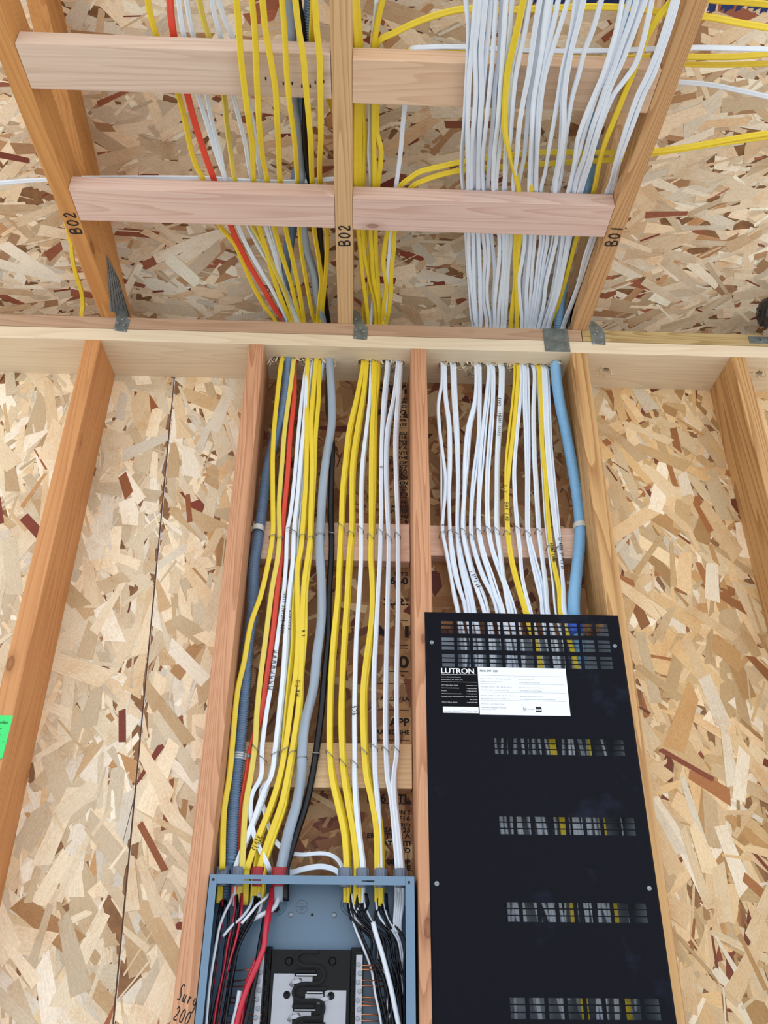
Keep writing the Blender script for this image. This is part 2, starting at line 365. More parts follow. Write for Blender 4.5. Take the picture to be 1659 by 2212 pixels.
GL = {  # pen strokes on a unit square
 'B': [[(0,0),(0,1),(.55,.95),(.6,.65),(.05,.52),(.7,.4),(.65,.05),(0,0)]], '0': [[(.35,1),(.05,.7),(.1,.15),(.4,0),(.7,.3),(.65,.85),(.35,1)]],
 '2': [[(.05,.8),(.3,1),(.6,.8),(.5,.5),(.05,.1),(.15,0),(.75,.05)]], '1': [[(.4,1),(.35,0)]],
 'S': [[(.7,.9),(.4,1),(.1,.8),(.3,.55),(.6,.35),(.5,.05),(.05,.1)]], 'u': [[(.05,.5),(.1,.1),(.35,.05),(.55,.5),(.55,.05),(.7,.05)]],
 'r': [[(.1,.5),(.15,.05),(.2,.35),(.5,.5)]], 'g': [[(.6,.5),(.2,.5),(.15,.15),(.5,.15),(.62,.5),(.6,-.3),(.15,-.35)]],
 'C': [[(.65,.85),(.3,1),(.05,.5),(.3,0),(.65,.15)]], 'L': [[(.1,1),(.1,0),(.6,.02)]], 'O': [[(.35,1),(.05,.5),(.35,0),(.65,.5),(.35,1)]],
 'T': [[(.05,.95),(.65,1)],[(.35,1),(.35,0)]], 'H': [[(.1,1),(.1,0)],[(.1,.5),(.6,.5)],[(.6,1),(.6,0)]],
 'M': [[(.05,0),(.15,1),(.35,.4),(.6,1),(.7,0)]], 'K': [[(.1,1),(.1,0)],[(.6,1),(.1,.45),(.65,0)]], 'A': [[(0,0),(.35,1),(.65,0)],[(.15,.4),(.55,.4)]],
 'R': [[(.1,0),(.1,1),(.55,.85),(.1,.5),(.6,0)]], 'N': [[(.1,0),(.1,1),(.6,0),(.6,1)]], 'F': [[(.6,1),(.1,1),(.1,0)],[(.1,.5),(.5,.5)]],
 'D': [[(.1,0),(.1,1),(.5,.85),(.6,.4),(.1,0)]], 'I': [[(.3,1),(.3,0)]], 'P': [[(.1,0),(.1,1),(.55,.8),(.1,.45)]], 'a': [[(.5,.5),(.1,.4),(.2,.05),(.5,.4),(.55,0)]],
 'E': [[(.6,1),(.1,1),(.1,0),(.6,0)],[(.1,.5),(.5,.5)]], 'G': [[(.6,.85),(.3,1),(.05,.5),(.3,0),(.6,.2),(.6,.45),(.35,.45)]], 't': [[(.3,.9),(.3,.05),(.5,.05)],[(.1,.6),(.5,.6)]],
 'n': [[(.1,0),(.1,.5),(.45,.5),(.5,0)]], 'i': [[(.3,.5),(.3,0)],[(.3,.7),(.3,.72)]], 'v': [[(.1,.5),(.3,0),(.5,.5)]], 'W': [[(0,1),(.15,0),(.35,.7),(.5,0),(.7,1)]], '4': [[(.1,1),(.1,.5),(.6,.5)],[(.5,1),(.5,0)]], '+': [[(.35,.8),(.35,.1)],[(.1,.45),(.6,.45)]],
 '-': [[(.1,.5),(.6,.5)]], ' ': [], '5': [[(.6,1),(.15,1),(.1,.55),(.5,.55),(.6,.25),(.3,0),(.05,.1)]], '.': [[(.3,0),(.32,.05)]], '3': [[(.1,.95),(.6,.9),(.3,.55),(.65,.3),(.1,0)]], '8': [[(.35,.5),(.1,.8),(.4,1),(.6,.8),(.1,.2),(.35,0),(.6,.2),(.35,.5)]]}
def scrawl(text, org, ri, up, w, h, pen, mat, parent, name='handwriting', nrm=None):
    """a pen line: text starting at org, letter advance w along ri, height h along up"""
    mb = MB(); org = Vector(org); ri = Vector(ri).normalized(); up = Vector(up).normalized(); nrm = nrm or ri.cross(up)
    sec = [(-pen/2, 0), (0, pen*.25), (pen/2, 0), (0, -pen*.1)]
    for i, ch in enumerate(text):
        for st in GL.get(ch, []):
            pts = [org+ri*(w*(i+p*.8))+up*(h*q) for p, q in st]
            if len(pts) > 2: pts = smooth_path(pts, 3)
            mb.sweep(pts, sec, hint=Vector(nrm), cap=True)
    return mb.build(name, mat, parent)

# ================================================================== LARGE STRUCTURE
FW, FD = 110, 130
fl = MB(); fl.box((-FW, -FD, -H-4), (FW, 6, -H)); o = fl.build('floor', M_['concrete']); tag(o, 'grey concrete slab floor under the framed wall', None, kind='structure')
# wall sheathing in sheets, seam between the first two studs
wl = empty('wall_back', (0, 5.5, -H), 'strand board sheathing behind the studs', kind='structure')
UX, UZ = (1,0,0), (0,0,1)
LEAN = Vector((-.0588, 0, 1))                # the joint between the two left sheets runs a little out of plumb
SXB = at(245, 2212, y=5.5).x+.0588*15.0      # where it starts, at z = -72
for (x0, x1, yy, vv, pal, fl_, fw_, spr, bi) in ((-72, SXB-.07, 5.5, LEAN, 'cream', (2.8,6.8), (.6,1.9), .55, .12), (SXB+.07, -10.6, 5.5, LEAN, 'cream', (2.8,6.8), (.6,1.9), .55, .12),
        (-15.3, 16.8, 5.42, UZ, 'brown_shaded', (2.2,5), (.5,1.5), .8, 0), (16.8, 64, 5.5, UZ, 'tan', (2.8,6.5), (.6,1.8), .6, .25)):
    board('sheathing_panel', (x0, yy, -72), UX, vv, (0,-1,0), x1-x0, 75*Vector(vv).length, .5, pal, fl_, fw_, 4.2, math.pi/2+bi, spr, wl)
mb = MB(); mb.box((-72, 5.6, -H), (64, 6, -72.02)); mb.build('sheathing_panel', M_['osbbase'], wl)
mb = MB(); mb.box((-72, 5.52, 3.0), (64, 6, 5.5)); mb.build('sheathing_panel', M_['osbbase'], wl)
# roof deck: slopes up towards the viewer, 3 in 12
SL = 0.258
def roofz(y): return 7.95 - SL*y
cl = empty('ceiling', (0, 6, roofz(6)), 'underside of the sloping strand board roof deck', kind='structure')
vs = Vector((0, -1, SL)).normalized(); nr = Vector((0, -SL, -1)).normalized()
SEAM = 33.6
for (s0, s1) in ((-3, SEAM), (SEAM+.12, SEAM+48)):
    for (x0, x1) in ((-70, -6.6), (-6.5, 57)):
        oo = Vector((x0, 6, roofz(6)))+vs*s0
        board('roof_panel', oo, UX, vs, nr, x1-x0, s1-s0, .5, 'roof', (2.4,6.5), (.5,1.5), 3.6 if s0 < 30 else 2.0, .1, .5, cl)
# blue paint that seals the panel edge at the seam
bp = MB()
random.seed(3)
oo = Vector((-10, 6, roofz(6)))+vs*(SEAM-.9)
xx = 0
while xx < 66:
    ww = random.uniform(.15, .5); hh = random.uniform(.7, 1.5)
    a = oo+Vector((xx,0,0))+vs*(.9-hh)+nr*.075; b = oo+Vector((xx+ww,0,0))+vs*(.9-hh*random.uniform(.8,1))+nr*.075
    bp.prism([a, b, oo+Vector((xx+ww,0,0))+vs*.9+nr*.075, oo+Vector((xx,0,0))+vs*.9+nr*.075], nr*.004); xx += ww
o = bp.build('edge_paint', M_['bluepaint'], cl)

# ------------------------------------------------------------------ lumber
def lumber(name, a, b, key, label, cat, group=None, parent=None, bev=.07):
    mb = MB(); mb.box(a, b, bev)
    o = mb.build(name, M_[key], parent, loc=((a[0]+b[0])/2, (a[1]+b[1])/2, a[2]))
    if parent is None: tag(o, label, cat, group)
    return o
STUDS = [(-32, 'stud_orange', 'orange-toned wall stud at the far left with a green notice on it'),
         (-16, 'stud_tan', 'wall stud left of the open grey electrical panel, marked in pen near its foot'),
         (0, 'stud_tan', 'wall stud between the grey electrical panel and the black vented cabinet'),
         (16, 'stud_yellow', 'wall stud along the right side of the black vented cabinet'),
         (32, 'stud_yellow', 'wall stud at the far right with bare strand board beside it')]
studs = {}
for x, key, lab in STUDS:
    studs[x] = lumber('wall_stud', (x, 0, -H+1.5), (x+1.5, 5.5, 0), key, lab, 'stud', 'studs of the back wall')
lumber('bottom_plate', (-70, 0, -H), (62, 5.5, -H+1.5), 'plate_tan', 'wooden bottom plate under the wall studs on the concrete floor', 'plate')

def carve(obj, cutters):
    """bore real holes: boolean on the mesh, result baked"""
    for (x, y, r, z0, z1) in cutters:
        cm = MB(); cm.lathe((x, y, z0), (0,0,1), [(r*random.uniform(.92,1.08), 0), (r, z1-z0)], 14, random.random())
        c = cm.build('cutter', M_['splinter'])
        md = obj.modifiers.new('b', 'BOOLEAN'); md.operation = 'DIFFERENCE'; md.object = c; md.solver = 'EXACT'
        dg = bpy.context.evaluated_depsgraph_get(); dg.update()
        me = bpy.data.meshes.new_from_object(obj.evaluated_get(dg)); old = obj.data
        obj.modifiers.clear(); obj.data = me; me.name = old.name; bpy.data.meshes.remove(old)
        cmn = c.data; bpy.data.objects.remove(c); bpy.data.meshes.remove(cmn)
HOLES = [(600,790),(618,790),(636,790),(656,790),(676,790),(696,791),(713,793),(784,797),(806,797),(834,798),(862,798),(958,800),(982,800),(1010,801),(1034,803),(1062,804),(1086,804),(1112,805),(1138,806),(1160,807),(1178,807)]
HX = []
for (px, py) in HOLES:
    p = at(px, py, z=0); HX.append((p.x, 2.4))
cp = at(1203, 779, z=0); COND_R = (cp.x, cp.y+.45)
lower = lumber('top_plate', (-70, 0, 0), (62, 5.5, 1.47), 'plate_pale', 'lower of the two top plates, pale wood with cable holes bored through it', 'plate', bev=.05)
upl = lumber('top_plate', (-70, 0, 1.53), (17.25, 5.5, 3.0), 'plate_tan', 'upper top plate, long reddish piece left of the joint by the steel mending plate', 'plate', bev=.05)
upr = lumber('top_plate', (17.32, 0, 1.53), (62, 5.5, 3.0), 'plate_green', 'upper top plate, greenish piece right of the joint', 'plate', bev=.05)
HX2 = [(x+.5, 3.75) for x, y in HX[1::2]]
cuts = [(x, y, .56, -.5, 2.0) for x, y in HX]+[(x, y, .45, -.5, 1.2) for x, y in HX2]+[(COND_R[0], COND_R[1], .62, -.5, 2.0)]
p1 = at(1307, 800, z=0); p2 = at(1640, 806, z=0)
carve(lower, cuts+[(p1.x, p1.y, .42, -.5, 2.0), (p2.x, p2.y, .42, -.5, 2.0)])
UH = [at(px, 697, z=3).x for px in (600,612,624,636,648,660,672,684,698)]+[at(px, 702, z=3).x for px in (784,798,812,826,836)]+[at(px, 708, z=3).x for px in range(1020,1200,11)]+[at(1206,708,z=3).x, at(1214,708,z=3).x]
carve(upl, [(x, 2.4, .55, 1.0, 3.5) for x in UH])
# torn fibres round the holes
random.seed(11)
sp = MB()
for (x, y) in HX+HX2+[COND_R, (p1.x, p1.y), (p2.x, p2.y)]:
    for k in range(16):
        a = random.uniform(0, 2*math.pi); r = random.uniform(.45, .68)
        b = Vector((x+r*math.cos(a)*1.1, y+r*math.sin(a)*.9, .02)); L = random.uniform(.25, .95); dr = Vector((random.uniform(-1,1), random.uniform(-.7,.4), random.uniform(-1.1,-.2))).normalized()
        t = Vector((random.uniform(-1,1), random.uniform(-1,1), 0)).normalized()*random.uniform(.03,.1)
        m_ = b+dr*L*.5+Vector((0,0,-.1)); e_ = b+dr*L+Vector((random.uniform(-.1,.1),0,random.uniform(-.05,.25)))
        sp.add([(b-t)[:], (b+t)[:], (m_+t)[:], (m_-t)[:], e_[:]], [(0,1,2,3), (3,2,4)])
o = sp.build('wood_splinters', M_['splinter'], lower); o['kind'] = 'stuff'

# roof trusses
TR = [(-31.04, 'chord_orange', 'orange roof truss on the left, its bottom chord marked in pen', 'B02', (160,480)),
      (-7.35, 'chord_tan', 'middle roof truss, marked in pen just above the top plate', 'B02', (742,507)),
      (16.45, 'chord_yellow', 'roof truss on the right beside the dense white cables', 'B01', (1328,512))]
trusses = []
for i, (x, key, lab, txt, mpx) in enumerate(TR):
    t = empty('roof_truss', (x+.75, 0, 3.0), lab, 'roof truss', 'roof trusses resting on the top plates')
    mb = MB(); mb.box((x, -90, 3.02), (x+1.5, 5.4, 6.5), .06); mb.build('bottom_chord', M_[key], t, loc=(x, 0, 3))
    mb = MB(); yb = -95
    prof = [(x, 5.4, roofz(5.4)-.02), (x, yb, roofz(yb)-.02), (x, yb, roofz(yb)-3.55), (x, -8.2, 6.52), (x, 5.4, 6.52)]
    mb.prism(prof, (1.5,0,0)); mb.build('top_chord', M_['chord_tan' if i else 'chord_orange'], t, loc=(x, 0, 3))
    trusses.append(t)
    p = at(*mpx, z=3.0)
    # pen mark on the underside, reading up the chord
    if i == 2: scrawl('B01', (x+1.3, p.y+.95, 2.99), (0,-1,0), (-1,0,0), .8, 1.0, .15, M_['ink'], t, nrm=Vector((0,0,-1)))
    else: scrawl('B02', (x+1.25, p.y+1.2, 2.99), (0,-1,0), (-1,0,0), .85, .95, .15, M_['ink'], t, nrm=Vector((0,0,-1)))
def nail_plate(side_x, quad, parent, sgn):
    P = [at(px, py, x=side_x) for px, py in quad]
    mb = MB(); mb.prism(P, (sgn*.04,0,0)); mb.build('nail_plate', M_['galv'], parent)
    # rows of punched teeth
    mb = MB(); a, b, c, d = P[0], P[1], P[2], P[3]
    for i in range(6):
        for j in range(12):
            u, v = (i+.5)/6, (j+.5)/12
            q = a*(1-u)*(1-v)+b*u*(1-v)+c*u*v+d*(1-u)*v
            du = (b-a).normalized()*.07; dv = (d-a).normalized()*.16
            mb.prism([q-du-dv+Vector((sgn*.041,0,0)), q+du-dv+Vector((sgn*.041,0,0)), q+du+dv+Vector((sgn*.041,0,0)), q-du+dv+Vector((sgn*.041,0,0))], (sgn*.012,0,0))
    mb.build('plate_slots', M_['ink'], parent)
nail_plate(-29.52, [(230,550),(255,600),(281,684),(238,672)], trusses[0], 1)
nail_plate(16.43, [(1255,600),(1233,640),(1230,706),(1214,704)], trusses[2], -1)

# blocks between the bottom chords
def block(a, b, y0, y1, key, lab):
    return lumber('blocking', (a, y0, 3.0), (b, y1, 4.45), key, lab, 'blocking', 'flat blocks between the roof trusses', bev=.08)
block(-29.52, -7.38, -15.4, -12.0, 'block_pink', 'flat pinkish wood block nearer the wall, between the left and middle trusses')
block(-5.83, 16.42, -15.3, -11.9, 'block_pink', 'flat pinkish wood block nearer the wall, between the middle and right trusses')
block(-29.52, -7.38, -27.5, -24.1, 'block_grey', 'flat pale wood block farther from the wall, between the left and middle trusses')
block(-5.83, 16.42, -27.2, -23.8, 'block_tan', 'flat wood block farther from the wall, behind the hanging white cables')
# boards nailed across the bays, cables are stapled to them
def cross(px0, px1, pyt, pyb, key, lab, x0, x1):
    zt = at((px0+px1)/2, pyt, y=4.0).z; zb = at((px0+px1)/2, pyb, y=4.0).z
    return lumber('backing_board', (x0, 4.0, zb), (x1, 5.34, zt), key, lab, 'board', 'boards across the stud bays', bev=.06), zt, zb
b1, Z1T, Z1B = cross(576, 882, 1129, 1210, 'board_pink', 'upper pinkish board across the bay above the grey panel', -14.48, -.05)
b2, Z2T, Z2B = cross(925, 1240, 1138, 1203, 'board_pink', 'board across the bay above the black cabinet', 1.55, 15.95)
b3, Z3T, Z3B = cross(620, 888, 1605, 1702, 'board_tan', 'lower pale board across the bay just above the grey panel', -14.48, -.05)

# ================================================================== CABLES
# run of the cables: (y, z) profiles. LOW = down the wall; UND = under the farther blocks; OVR = over both rows of blocks
LOW = [(2.35,.4),(2.35,-2),(2.9,-8),(3.6,-16),(3.62,-22),(3.45,-30),(3.6,-37),(3.6,-42),(3.0,-45),(2.4,-47.6),(2.2,-60)]
LOWR = [(2.35,.4),(2.35,-2),(2.9,-8),(3.6,-16),(3.62,-22),(3.0,-26),(2.4,-29),(2.3,-60)]
UND = [(2.35,3.0),(2.35,4.1),(1.6,4.7),(-1,4.9),(-11.9,4.85),(-15.4,4.8),(-16.8,4.5),(-21.5,2.8),(-23,2.6),(-27.6,2.6),(-31,2.6),(-40,2.5)]
OVR = [(2.35,3.0),(2.35,4.1),(1.6,4.7),(-1,4.95),(-15.4,4.85),(-24,4.85),(-27.5,4.85),(-31,5.0),(-40,5.3)]
def shift(prof, dy, dz): return [(y+dy, z+dz) for y, z in prof]
Z1 = (450,740,3.456); Z2 = (880,740,3.456); Z3 = (450,1200,3.456); Z4 = (420,1660,3.253)
def zz(fr, *pts, dx=0): return [(fr[0]+x/fr[2]+dx, fr[1]+y/fr[2]) for x, y in pts]
SEC = {'w': flat(.37,.19), 'y': flat(.44,.21), 'k': circ(.27,12), 'g': [(.39*(1+.07*math.cos(3*2*math.pi*k/24))*math.cos(2*math.pi*k/24), .39*(1+.07*math.cos(3*2*math.pi*k/24))*math.sin(2*math.pi*k/24)) for k in range(24)], 'r': flat(.5,.24)}
def cable_mesh(lo, up, lowprof, upprof, sec, tl, tu, dyl=0, dzu=0, tail=None, head=None, corr=None, hole=None):
    """lo: spots from plate downwards, up: spots from plate upwards, joined through the bored hole"""
    P = []
    if up:
        pr = shift(upprof, 0, dzu); pr = [(y, z if i > 1 else z-dzu) for i, (y, z) in enumerate(pr)]
        ups = [on_profile(px, py, pr) for px, py in up]
        P += ups[::-1]
        if up[-1][0] > 1640: P = [P[0]+(P[0]-P[1]).normalized()*26]+P       # carries on past the picture
        if head: P = [Vector(h) for h in head]+P
    if lo:
        los = [on_profile(px, py, shift(lowprof, -dyl, 0)) for px, py in lo]
        hx, hy = (hole if hole else (los[0].x, 2.35))
        if up: P += [Vector((P[-1].x*.85+hx*.15, 2.3, 3.3)), Vector((hx, hy, .7))]
        else: P += [Vector((hx, 2.9, 3.2)), Vector((hx, hy, 1.2))]
        P += [p for p in los if p.z < -.15]
    elif up:
        P += [Vector((P[-1].x, 2.4, 3.2)), Vector((P[-1].x, 2.4, 1.75))]
    if tail: P += [Vector(t) for t in tail]
    P = smooth_path(P, 6)
    mb = MB()
    if corr:
        # resample evenly and ripple the radius
        R0, pitch_ = corr; seg = [0]
        for a, b in zip(P, P[1:]): seg.append(seg[-1]+(b-a).length)
        n = int(seg[-1]/(pitch_/4)); Q = []; j = 0
        for i in range(n+1):
            s_ = seg[-1]*i/n
            while j < len(seg)-2 and seg[j+1] < s_: j += 1
            k = (s_-seg[j])/max(1e-6, seg[j+1]-seg[j]); Q.append(P[j].lerp(P[j+1], k))
        mb.sweep(Q, circ(R0, 18), hint=Vector((0,-.8,-.6)), scale=lambda i: (1, 1, .74, .74)[i%4])
    else:
        zs = [p.z for p in P]
        ipl = next((i for i, z in enumerate(zs) if z < 1), len(P))/max(1, len(P)-1) if up else 0
        def tw(t):
            k = min(1, max(0, (t-ipl+.06)/.12)); k = k*k*(3-2*k)
            return tu*(1-k)+tl*k+(t*26 if len(sec) == 24 else 0)
        mb.sweep(P, sec, twist=tw)
    return mb, P
CAB = {}
def cable(name, mat, sec, lo=None, up=None, label='', group=None, tl=0, tu=0, lp=LOW, upf=OVR, dyl=0, dzu=0, tail=None, head=None, corr=None, cat='cable', hole=None):
    mb, P = cable_mesh(lo, up, lp, upf, SEC[sec] if isinstance(sec, str) else sec, math.radians(tl), math.radians(tu), dyl, dzu, tail, head, corr, hole)
    o = mb.build(name, M_[mat], None, smooth=True, loc=P[0][:])
    tag(o, label, cat, group); CAB[o.name] = P
    return o

# ---------------- left bay: lower runs (down to the panel)
def zl(a, b, c):
    L = sorted(zz(Z1, *a)+zz(Z3, *b[1:])+zz(Z4, *c[1:]), key=lambda p: p[1]); out = L[:1]
    for p in L[1:]:
        if p[1]-out[-1][1] > 26 or p is L[-1]: out.append(p)
    return out
LO = {}
LO['Y1'] = zl([(545,150),(515,400),(490,650),(480,850),(480,1100),(480,1430),(455,1600)], [(455,0),(445,60),(390,300),(320,500),(265,800),(220,1000),(180,1400),(158,1640)], [(232,60),(225,120),(208,300),(195,690)])
LO['Y2'] = zl([(635,150),(610,350),(570,650),(550,900),(525,1250),(530,1450),(518,1600)], [(515,0),(505,100),(475,250),(430,600),(390,900),(360,1200),(350,1400),(315,1650)], [(395,0),(385,100),(360,250),(335,690)])
LO['RD'] = zl([(640,170),(640,400),(610,700),(590,1000),(565,1250),(545,1500),(535,1650)], [(545,0),(540,100),(510,300),(480,600),(430,950),(390,1200),(330,1400),(288,1650)], [(360,0),(352,100),(335,250),(300,690)])
LO['W1'] = zl([(720,250),(695,450),(670,700),(645,1000),(610,1300),(590,1400),(580,1650)], [(575,0),(572,100),(560,300),(520,600),(480,900),(430,1200),(400,1450),(392,1650)], [(440,0),(430,60),(405,180),(395,330),(430,500),(520,690)])
LO['W2'] = zl([(735,260),(715,600),(690,850),(665,1150),(640,1380),(628,1650)], [(618,0),(612,100),(600,300),(575,600),(560,850),(530,1150),(500,1420),(440,1650)], [(555,0),(540,50),(490,150),(430,320),(370,480),(290,690)])
LO['W3'] = zl([(770,220),(745,450),(720,700),(700,950),(672,1200),(650,1400),(640,1650)], [(630,0),(624,100),(612,300),(590,600),(575,850),(545,1150),(512,1420),(460,1650)], [(575,0),(550,70),(505,170),(445,330),(385,480),(305,690)])
LO['W4'] = zl([(850,200),(800,450),(760,700),(720,950),(700,1200),(680,1400),(665,1650)], [(640,0),(634,100),(622,300),(600,600),(585,850),(555,1150),(520,1430),(470,1650)], [(470,0),(466,60),(470,150),(500,330),(560,500),(640,590)])
LO['Y3'] = zl([(740,130),(735,400),(735,700),(730,1000),(710,1300),(690,1550)], [(670,0),(668,60),(665,300),(670,600),(650,900),(620,1100),(580,1400),(535,1640)], [(600,0),(585,100),(540,250),(440,500),(375,690)])
LO['Y3b'] = zl([(752,130),(750,500),(745,900),(735,1250),(700,1500)], [(685,0),(680,60),(645,300),(630,700),(608,900),(590,1100),(565,1400),(545,1640)], [(620,0),(600,100),(555,250),(460,500),(430,690)])
LO['Y4'] = zl([(805,140),(785,350),(765,600),(775,900),(765,1250),(755,1500)], [(740,0),(734,60),(715,200),(700,500),(690,900),(670,1150),(625,1450),(590,1650)], [(655,0),(645,100),(610,250),(520,500),(460,690)])
LO['Y5'] = zl([(826,150),(825,400),(800,700),(790,1000),(775,1250),(765,1500)], [(755,0),(750,60),(725,300),(720,600),(695,900),(685,1150),(640,1450),(605,1650)], [(670,0),(660,100),(630,250),(545,500),(480,690)])
LO['Y6'] = zl([(815,160),(800,350),(782,600),(785,900),(772,1250),(762,1500)], [(748,0),(742,60),(722,250),(712,500),(700,900),(680,1150),(634,1450),(600,1650)], [(690,0),(678,100),(645,250),(560,500),(498,690)])
LO['GR'] = zl([(905,150),(920,350),(920,600),(890,800),(865,1000),(845,1200),(835,1430),(835,1600)], [(835,0),(836,60),(842,200),(843,500),(810,750),(780,1000),(725,1250),(700,1480),(692,1650)], [(755,0),(745,100),(720,250),(660,450),(610,690)])
LO['BK'] = zl([(895,250),(895,500),(925,750),(920,1000),(915,1250),(920,1450),(918,1600)], [(915,0),(912,60),(900,300),(895,600),(870,850),(850,1100),(815,1400),(775,1650)], [(825,0),(815,80),(785,250),(720,450),(648,690)])
LO['CL'] = zl([(592,180),(560,480),(500,700),(440,950),(400,1250),(365,1500)], [(345,0),(343,60),(330,400),(290,700),(270,1000),(235,1400),(208,1640)], [(290,0),(285,100),(272,300),(250,660)])
def rgt(a, b, c): return zl(a, b, c)
LO['R1'] = rgt([(1155,165),(1110,400),(1050,650),(1020,900),(1000,1100),(990,1380),(978,1600)], [(985,0),(984,60),(965,300),(935,600),(915,900),(905,1200),(905,1450),(922,1660)], [(960,0),(970,100),(1005,250),(1050,450),(1068,690)])
LO['R1b'] = rgt([(1170,165),(1130,400),(1075,650),(1045,900),(1020,1100),(1003,1380),(993,1600)], [(1000,0),(998,60),(980,300),(955,600),(930,900),(917,1200),(918,1450),(940,1660)], [(975,0),(990,100),(1030,250),(1075,450),(1088,690)])
LO['R2'] = rgt([(1182,165),(1155,400),(1110,650),(1075,900),(1070,1100),(1068,1380),(1050,1600)], [(1050,0),(1048,60),(1035,300),(1015,600),(1000,900),(990,1200),(1000,1500),(1012,1660)], [(1045,0),(1052,100),(1080,250),(1115,450),(1140,690)])
LO['R2b'] = rgt([(1188,170),(1168,400),(1130,650),(1095,900),(1085,1100),(1082,1400),(1068,1600)], [(1065,0),(1063,60),(1050,300),(1030,600),(1010,900),(1005,1200),(1015,1500),(1030,1660)], [(1060,0),(1070,100),(1110,250),(1155,450),(1170,690)])
LO['R3'] = rgt([(1215,250),(1208,400),(1180,650),(1150,900),(1140,1150),(1140,1400),(1140,1600)], [(1140,0),(1139,60),(1125,300),(1105,600),(1095,900),(1090,1200),(1092,1500),(1096,1660)], [(1122,0),(1124,60),(1130,200),(1150,450),(1180,690)])
LO['R3b'] = rgt([(1222,250),(1218,400),(1192,650),(1162,900),(1150,1150),(1148,1400),(1146,1600)], [(1146,0),(1144,60),(1132,300),(1112,600),(1102,900),(1098,1200),(1100,1500),(1102,1660)], [(1132,0),(1134,60),(1142,200),(1162,450),(1192,690)])
LO['R4'] = rgt([(1235,165),(1235,400),(1220,700),(1215,1000),(1215,1250),(1215,1440),(1212,1600)], [(1215,0),(1215,60),(1225,300),(1215,500),(1175,800),(1155,1000),(1155,1300),(1165,1500),(1185,1660)], [(1200,0),(1208,60),(1240,200),(1275,400),(1285,690)])
LO['R4b'] = rgt([(1265,165),(1255,300),(1238,450),(1240,700),(1240,1000),(1232,1250),(1226,1440),(1222,1600)], [(1225,0),(1226,60),(1238,300),(1226,550),(1195,800),(1172,1000),(1170,1300),(1178,1500),(1198,1660)], [(1215,0),(1225,60),(1260,200),(1300,400),(1312,690)])
LO['R4c'] = rgt([(1278,165),(1272,300),(1255,500),(1252,700),(1248,1000),(1240,1250),(1230,1440),(1226,1600)], [(1228,0),(1229,60),(1242,300),(1232,550),(1205,800),(1182,1000),(1180,1300),(1188,1500),(1205,1660)], [(1225,0),(1235,60),(1270,200),(1312,400),(1325,690)])
LO['R5'] = rgt([(1335,165),(1310,400),(1295,700),(1290,1000),(1290,1300),(1285,1420),(1281,1600)], [(1275,0),(1274,60),(1265,300),(1250,600),(1235,900),(1235,1200),(1240,1450),(1245,1660)], [(1266,0),(1270,60),(1282,200),(1296,400),(1305,690)])
LO['R5b'] = rgt([(1350,170),(1330,400),(1308,700),(1300,1000),(1298,1300),(1293,1420),(1288,1600)], [(1283,0),(1282,60),(1273,300),(1258,600),(1244,900),(1243,1200),(1248,1450),(1253,1660)], [(1275,0),(1279,60),(1292,200),(1306,400),(1318,690)])
LO['R6'] = rgt([(1412,165),(1385,400),(1335,650),(1325,900),(1330,1150),(1345,1450),(1345,1600)], [(1345,0),(1343,60),(1335,400),(1325,900),(1320,1200),(1325,1450),(1340,1660)], [(1350,0),(1355,60),(1380,200),(1400,400),(1425,690)])
LO['R6b'] = rgt([(1422,168),(1398,400),(1350,650),(1338,900),(1342,1150),(1352,1450),(1352,1600)], [(1352,0),(1350,60),(1344,400),(1334,900),(1330,1200),(1334,1450),(1350,1660)], [(1362,0),(1368,60),(1392,200),(1412,400),(1438,690)])
LO['R7'] = rgt([(1432,165),(1415,400),(1395,700),(1400,1000),(1410,1250),(1415,1430),(1415,1600)], [(1415,0),(1415,60),(1415,400),(1405,900),(1405,1200),(1408,1450),(1402,1660)], [(1400,0),(1400,60),(1402,200),(1430,450),(1452,690)])
LO['R7b'] = rgt([(1444,168),(1432,400),(1412,700),(1412,1000),(1420,1250),(1424,1430),(1424,1600)], [(1423,0),(1423,60),(1424,400),(1414,900),(1413,1200),(1417,1450),(1412,1660)], [(1410,0),(1411,60),(1416,200),(1442,450),(1466,690)])
# ---------------- left and middle truss bays: upper runs, from the plate upwards
UP = {}
UP['a1'] = [(595,695),(570,660),(545,615),(522,560),(505,525),(472,484),(437,383),(425,362),(412,322),(400,262),(385,204),(365,150),(340,84),(327,40),(319,0),(314,-40)]
UP['rd'] = [(615,696),(595,668),(570,625),(540,575),(512,520),(497,484),(460,381),(452,360),(435,310),(418,255),(405,205),(388,140),(377,86),(370,40),(367,0),(365,-40)]
UP['w1'] = [(622,696),(610,670),(590,630),(560,580),(530,525),(514,486),(485,382),(470,340),(445,260),(428,205),(412,140),(400,88),(392,50),(386,0),(382,-40)]
UP['w2'] = [(640,696),(615,630),(590,580),(566,545),(552,520),(535,486),(487,382),(475,330),(455,250),(447,205),(432,140),(420,88),(410,45),(403,0),(398,-40)]
UP['a2'] = [(634,696),(618,640),(590,575),(562,518),(545,488),(506,382),(500,340),(490,270),(484,208),(470,150),(455,90),(440,45),(430,0),(424,-40)]
UP['w3'] = [(646,696),(620,640),(603,590),(590,540),(573,488),(540,370),(530,310),(515,250),(505,208),(492,150),(480,92),(466,40),(458,0),(452,-40)]
UP['w4'] = [(652,696),(628,650),(608,600),(600,545),(585,490),(565,385),(558,350),(550,290),(532,190),(508,92),(498,70),(485,40),(473,0),(465,-40)]
UP['u1'] = [(628,696),(605,640),(588,590),(575,540),(560,490),(548,390),(545,310),(536,250),(527,180),(520,120),(516,60),(511,0),(508,-40)]
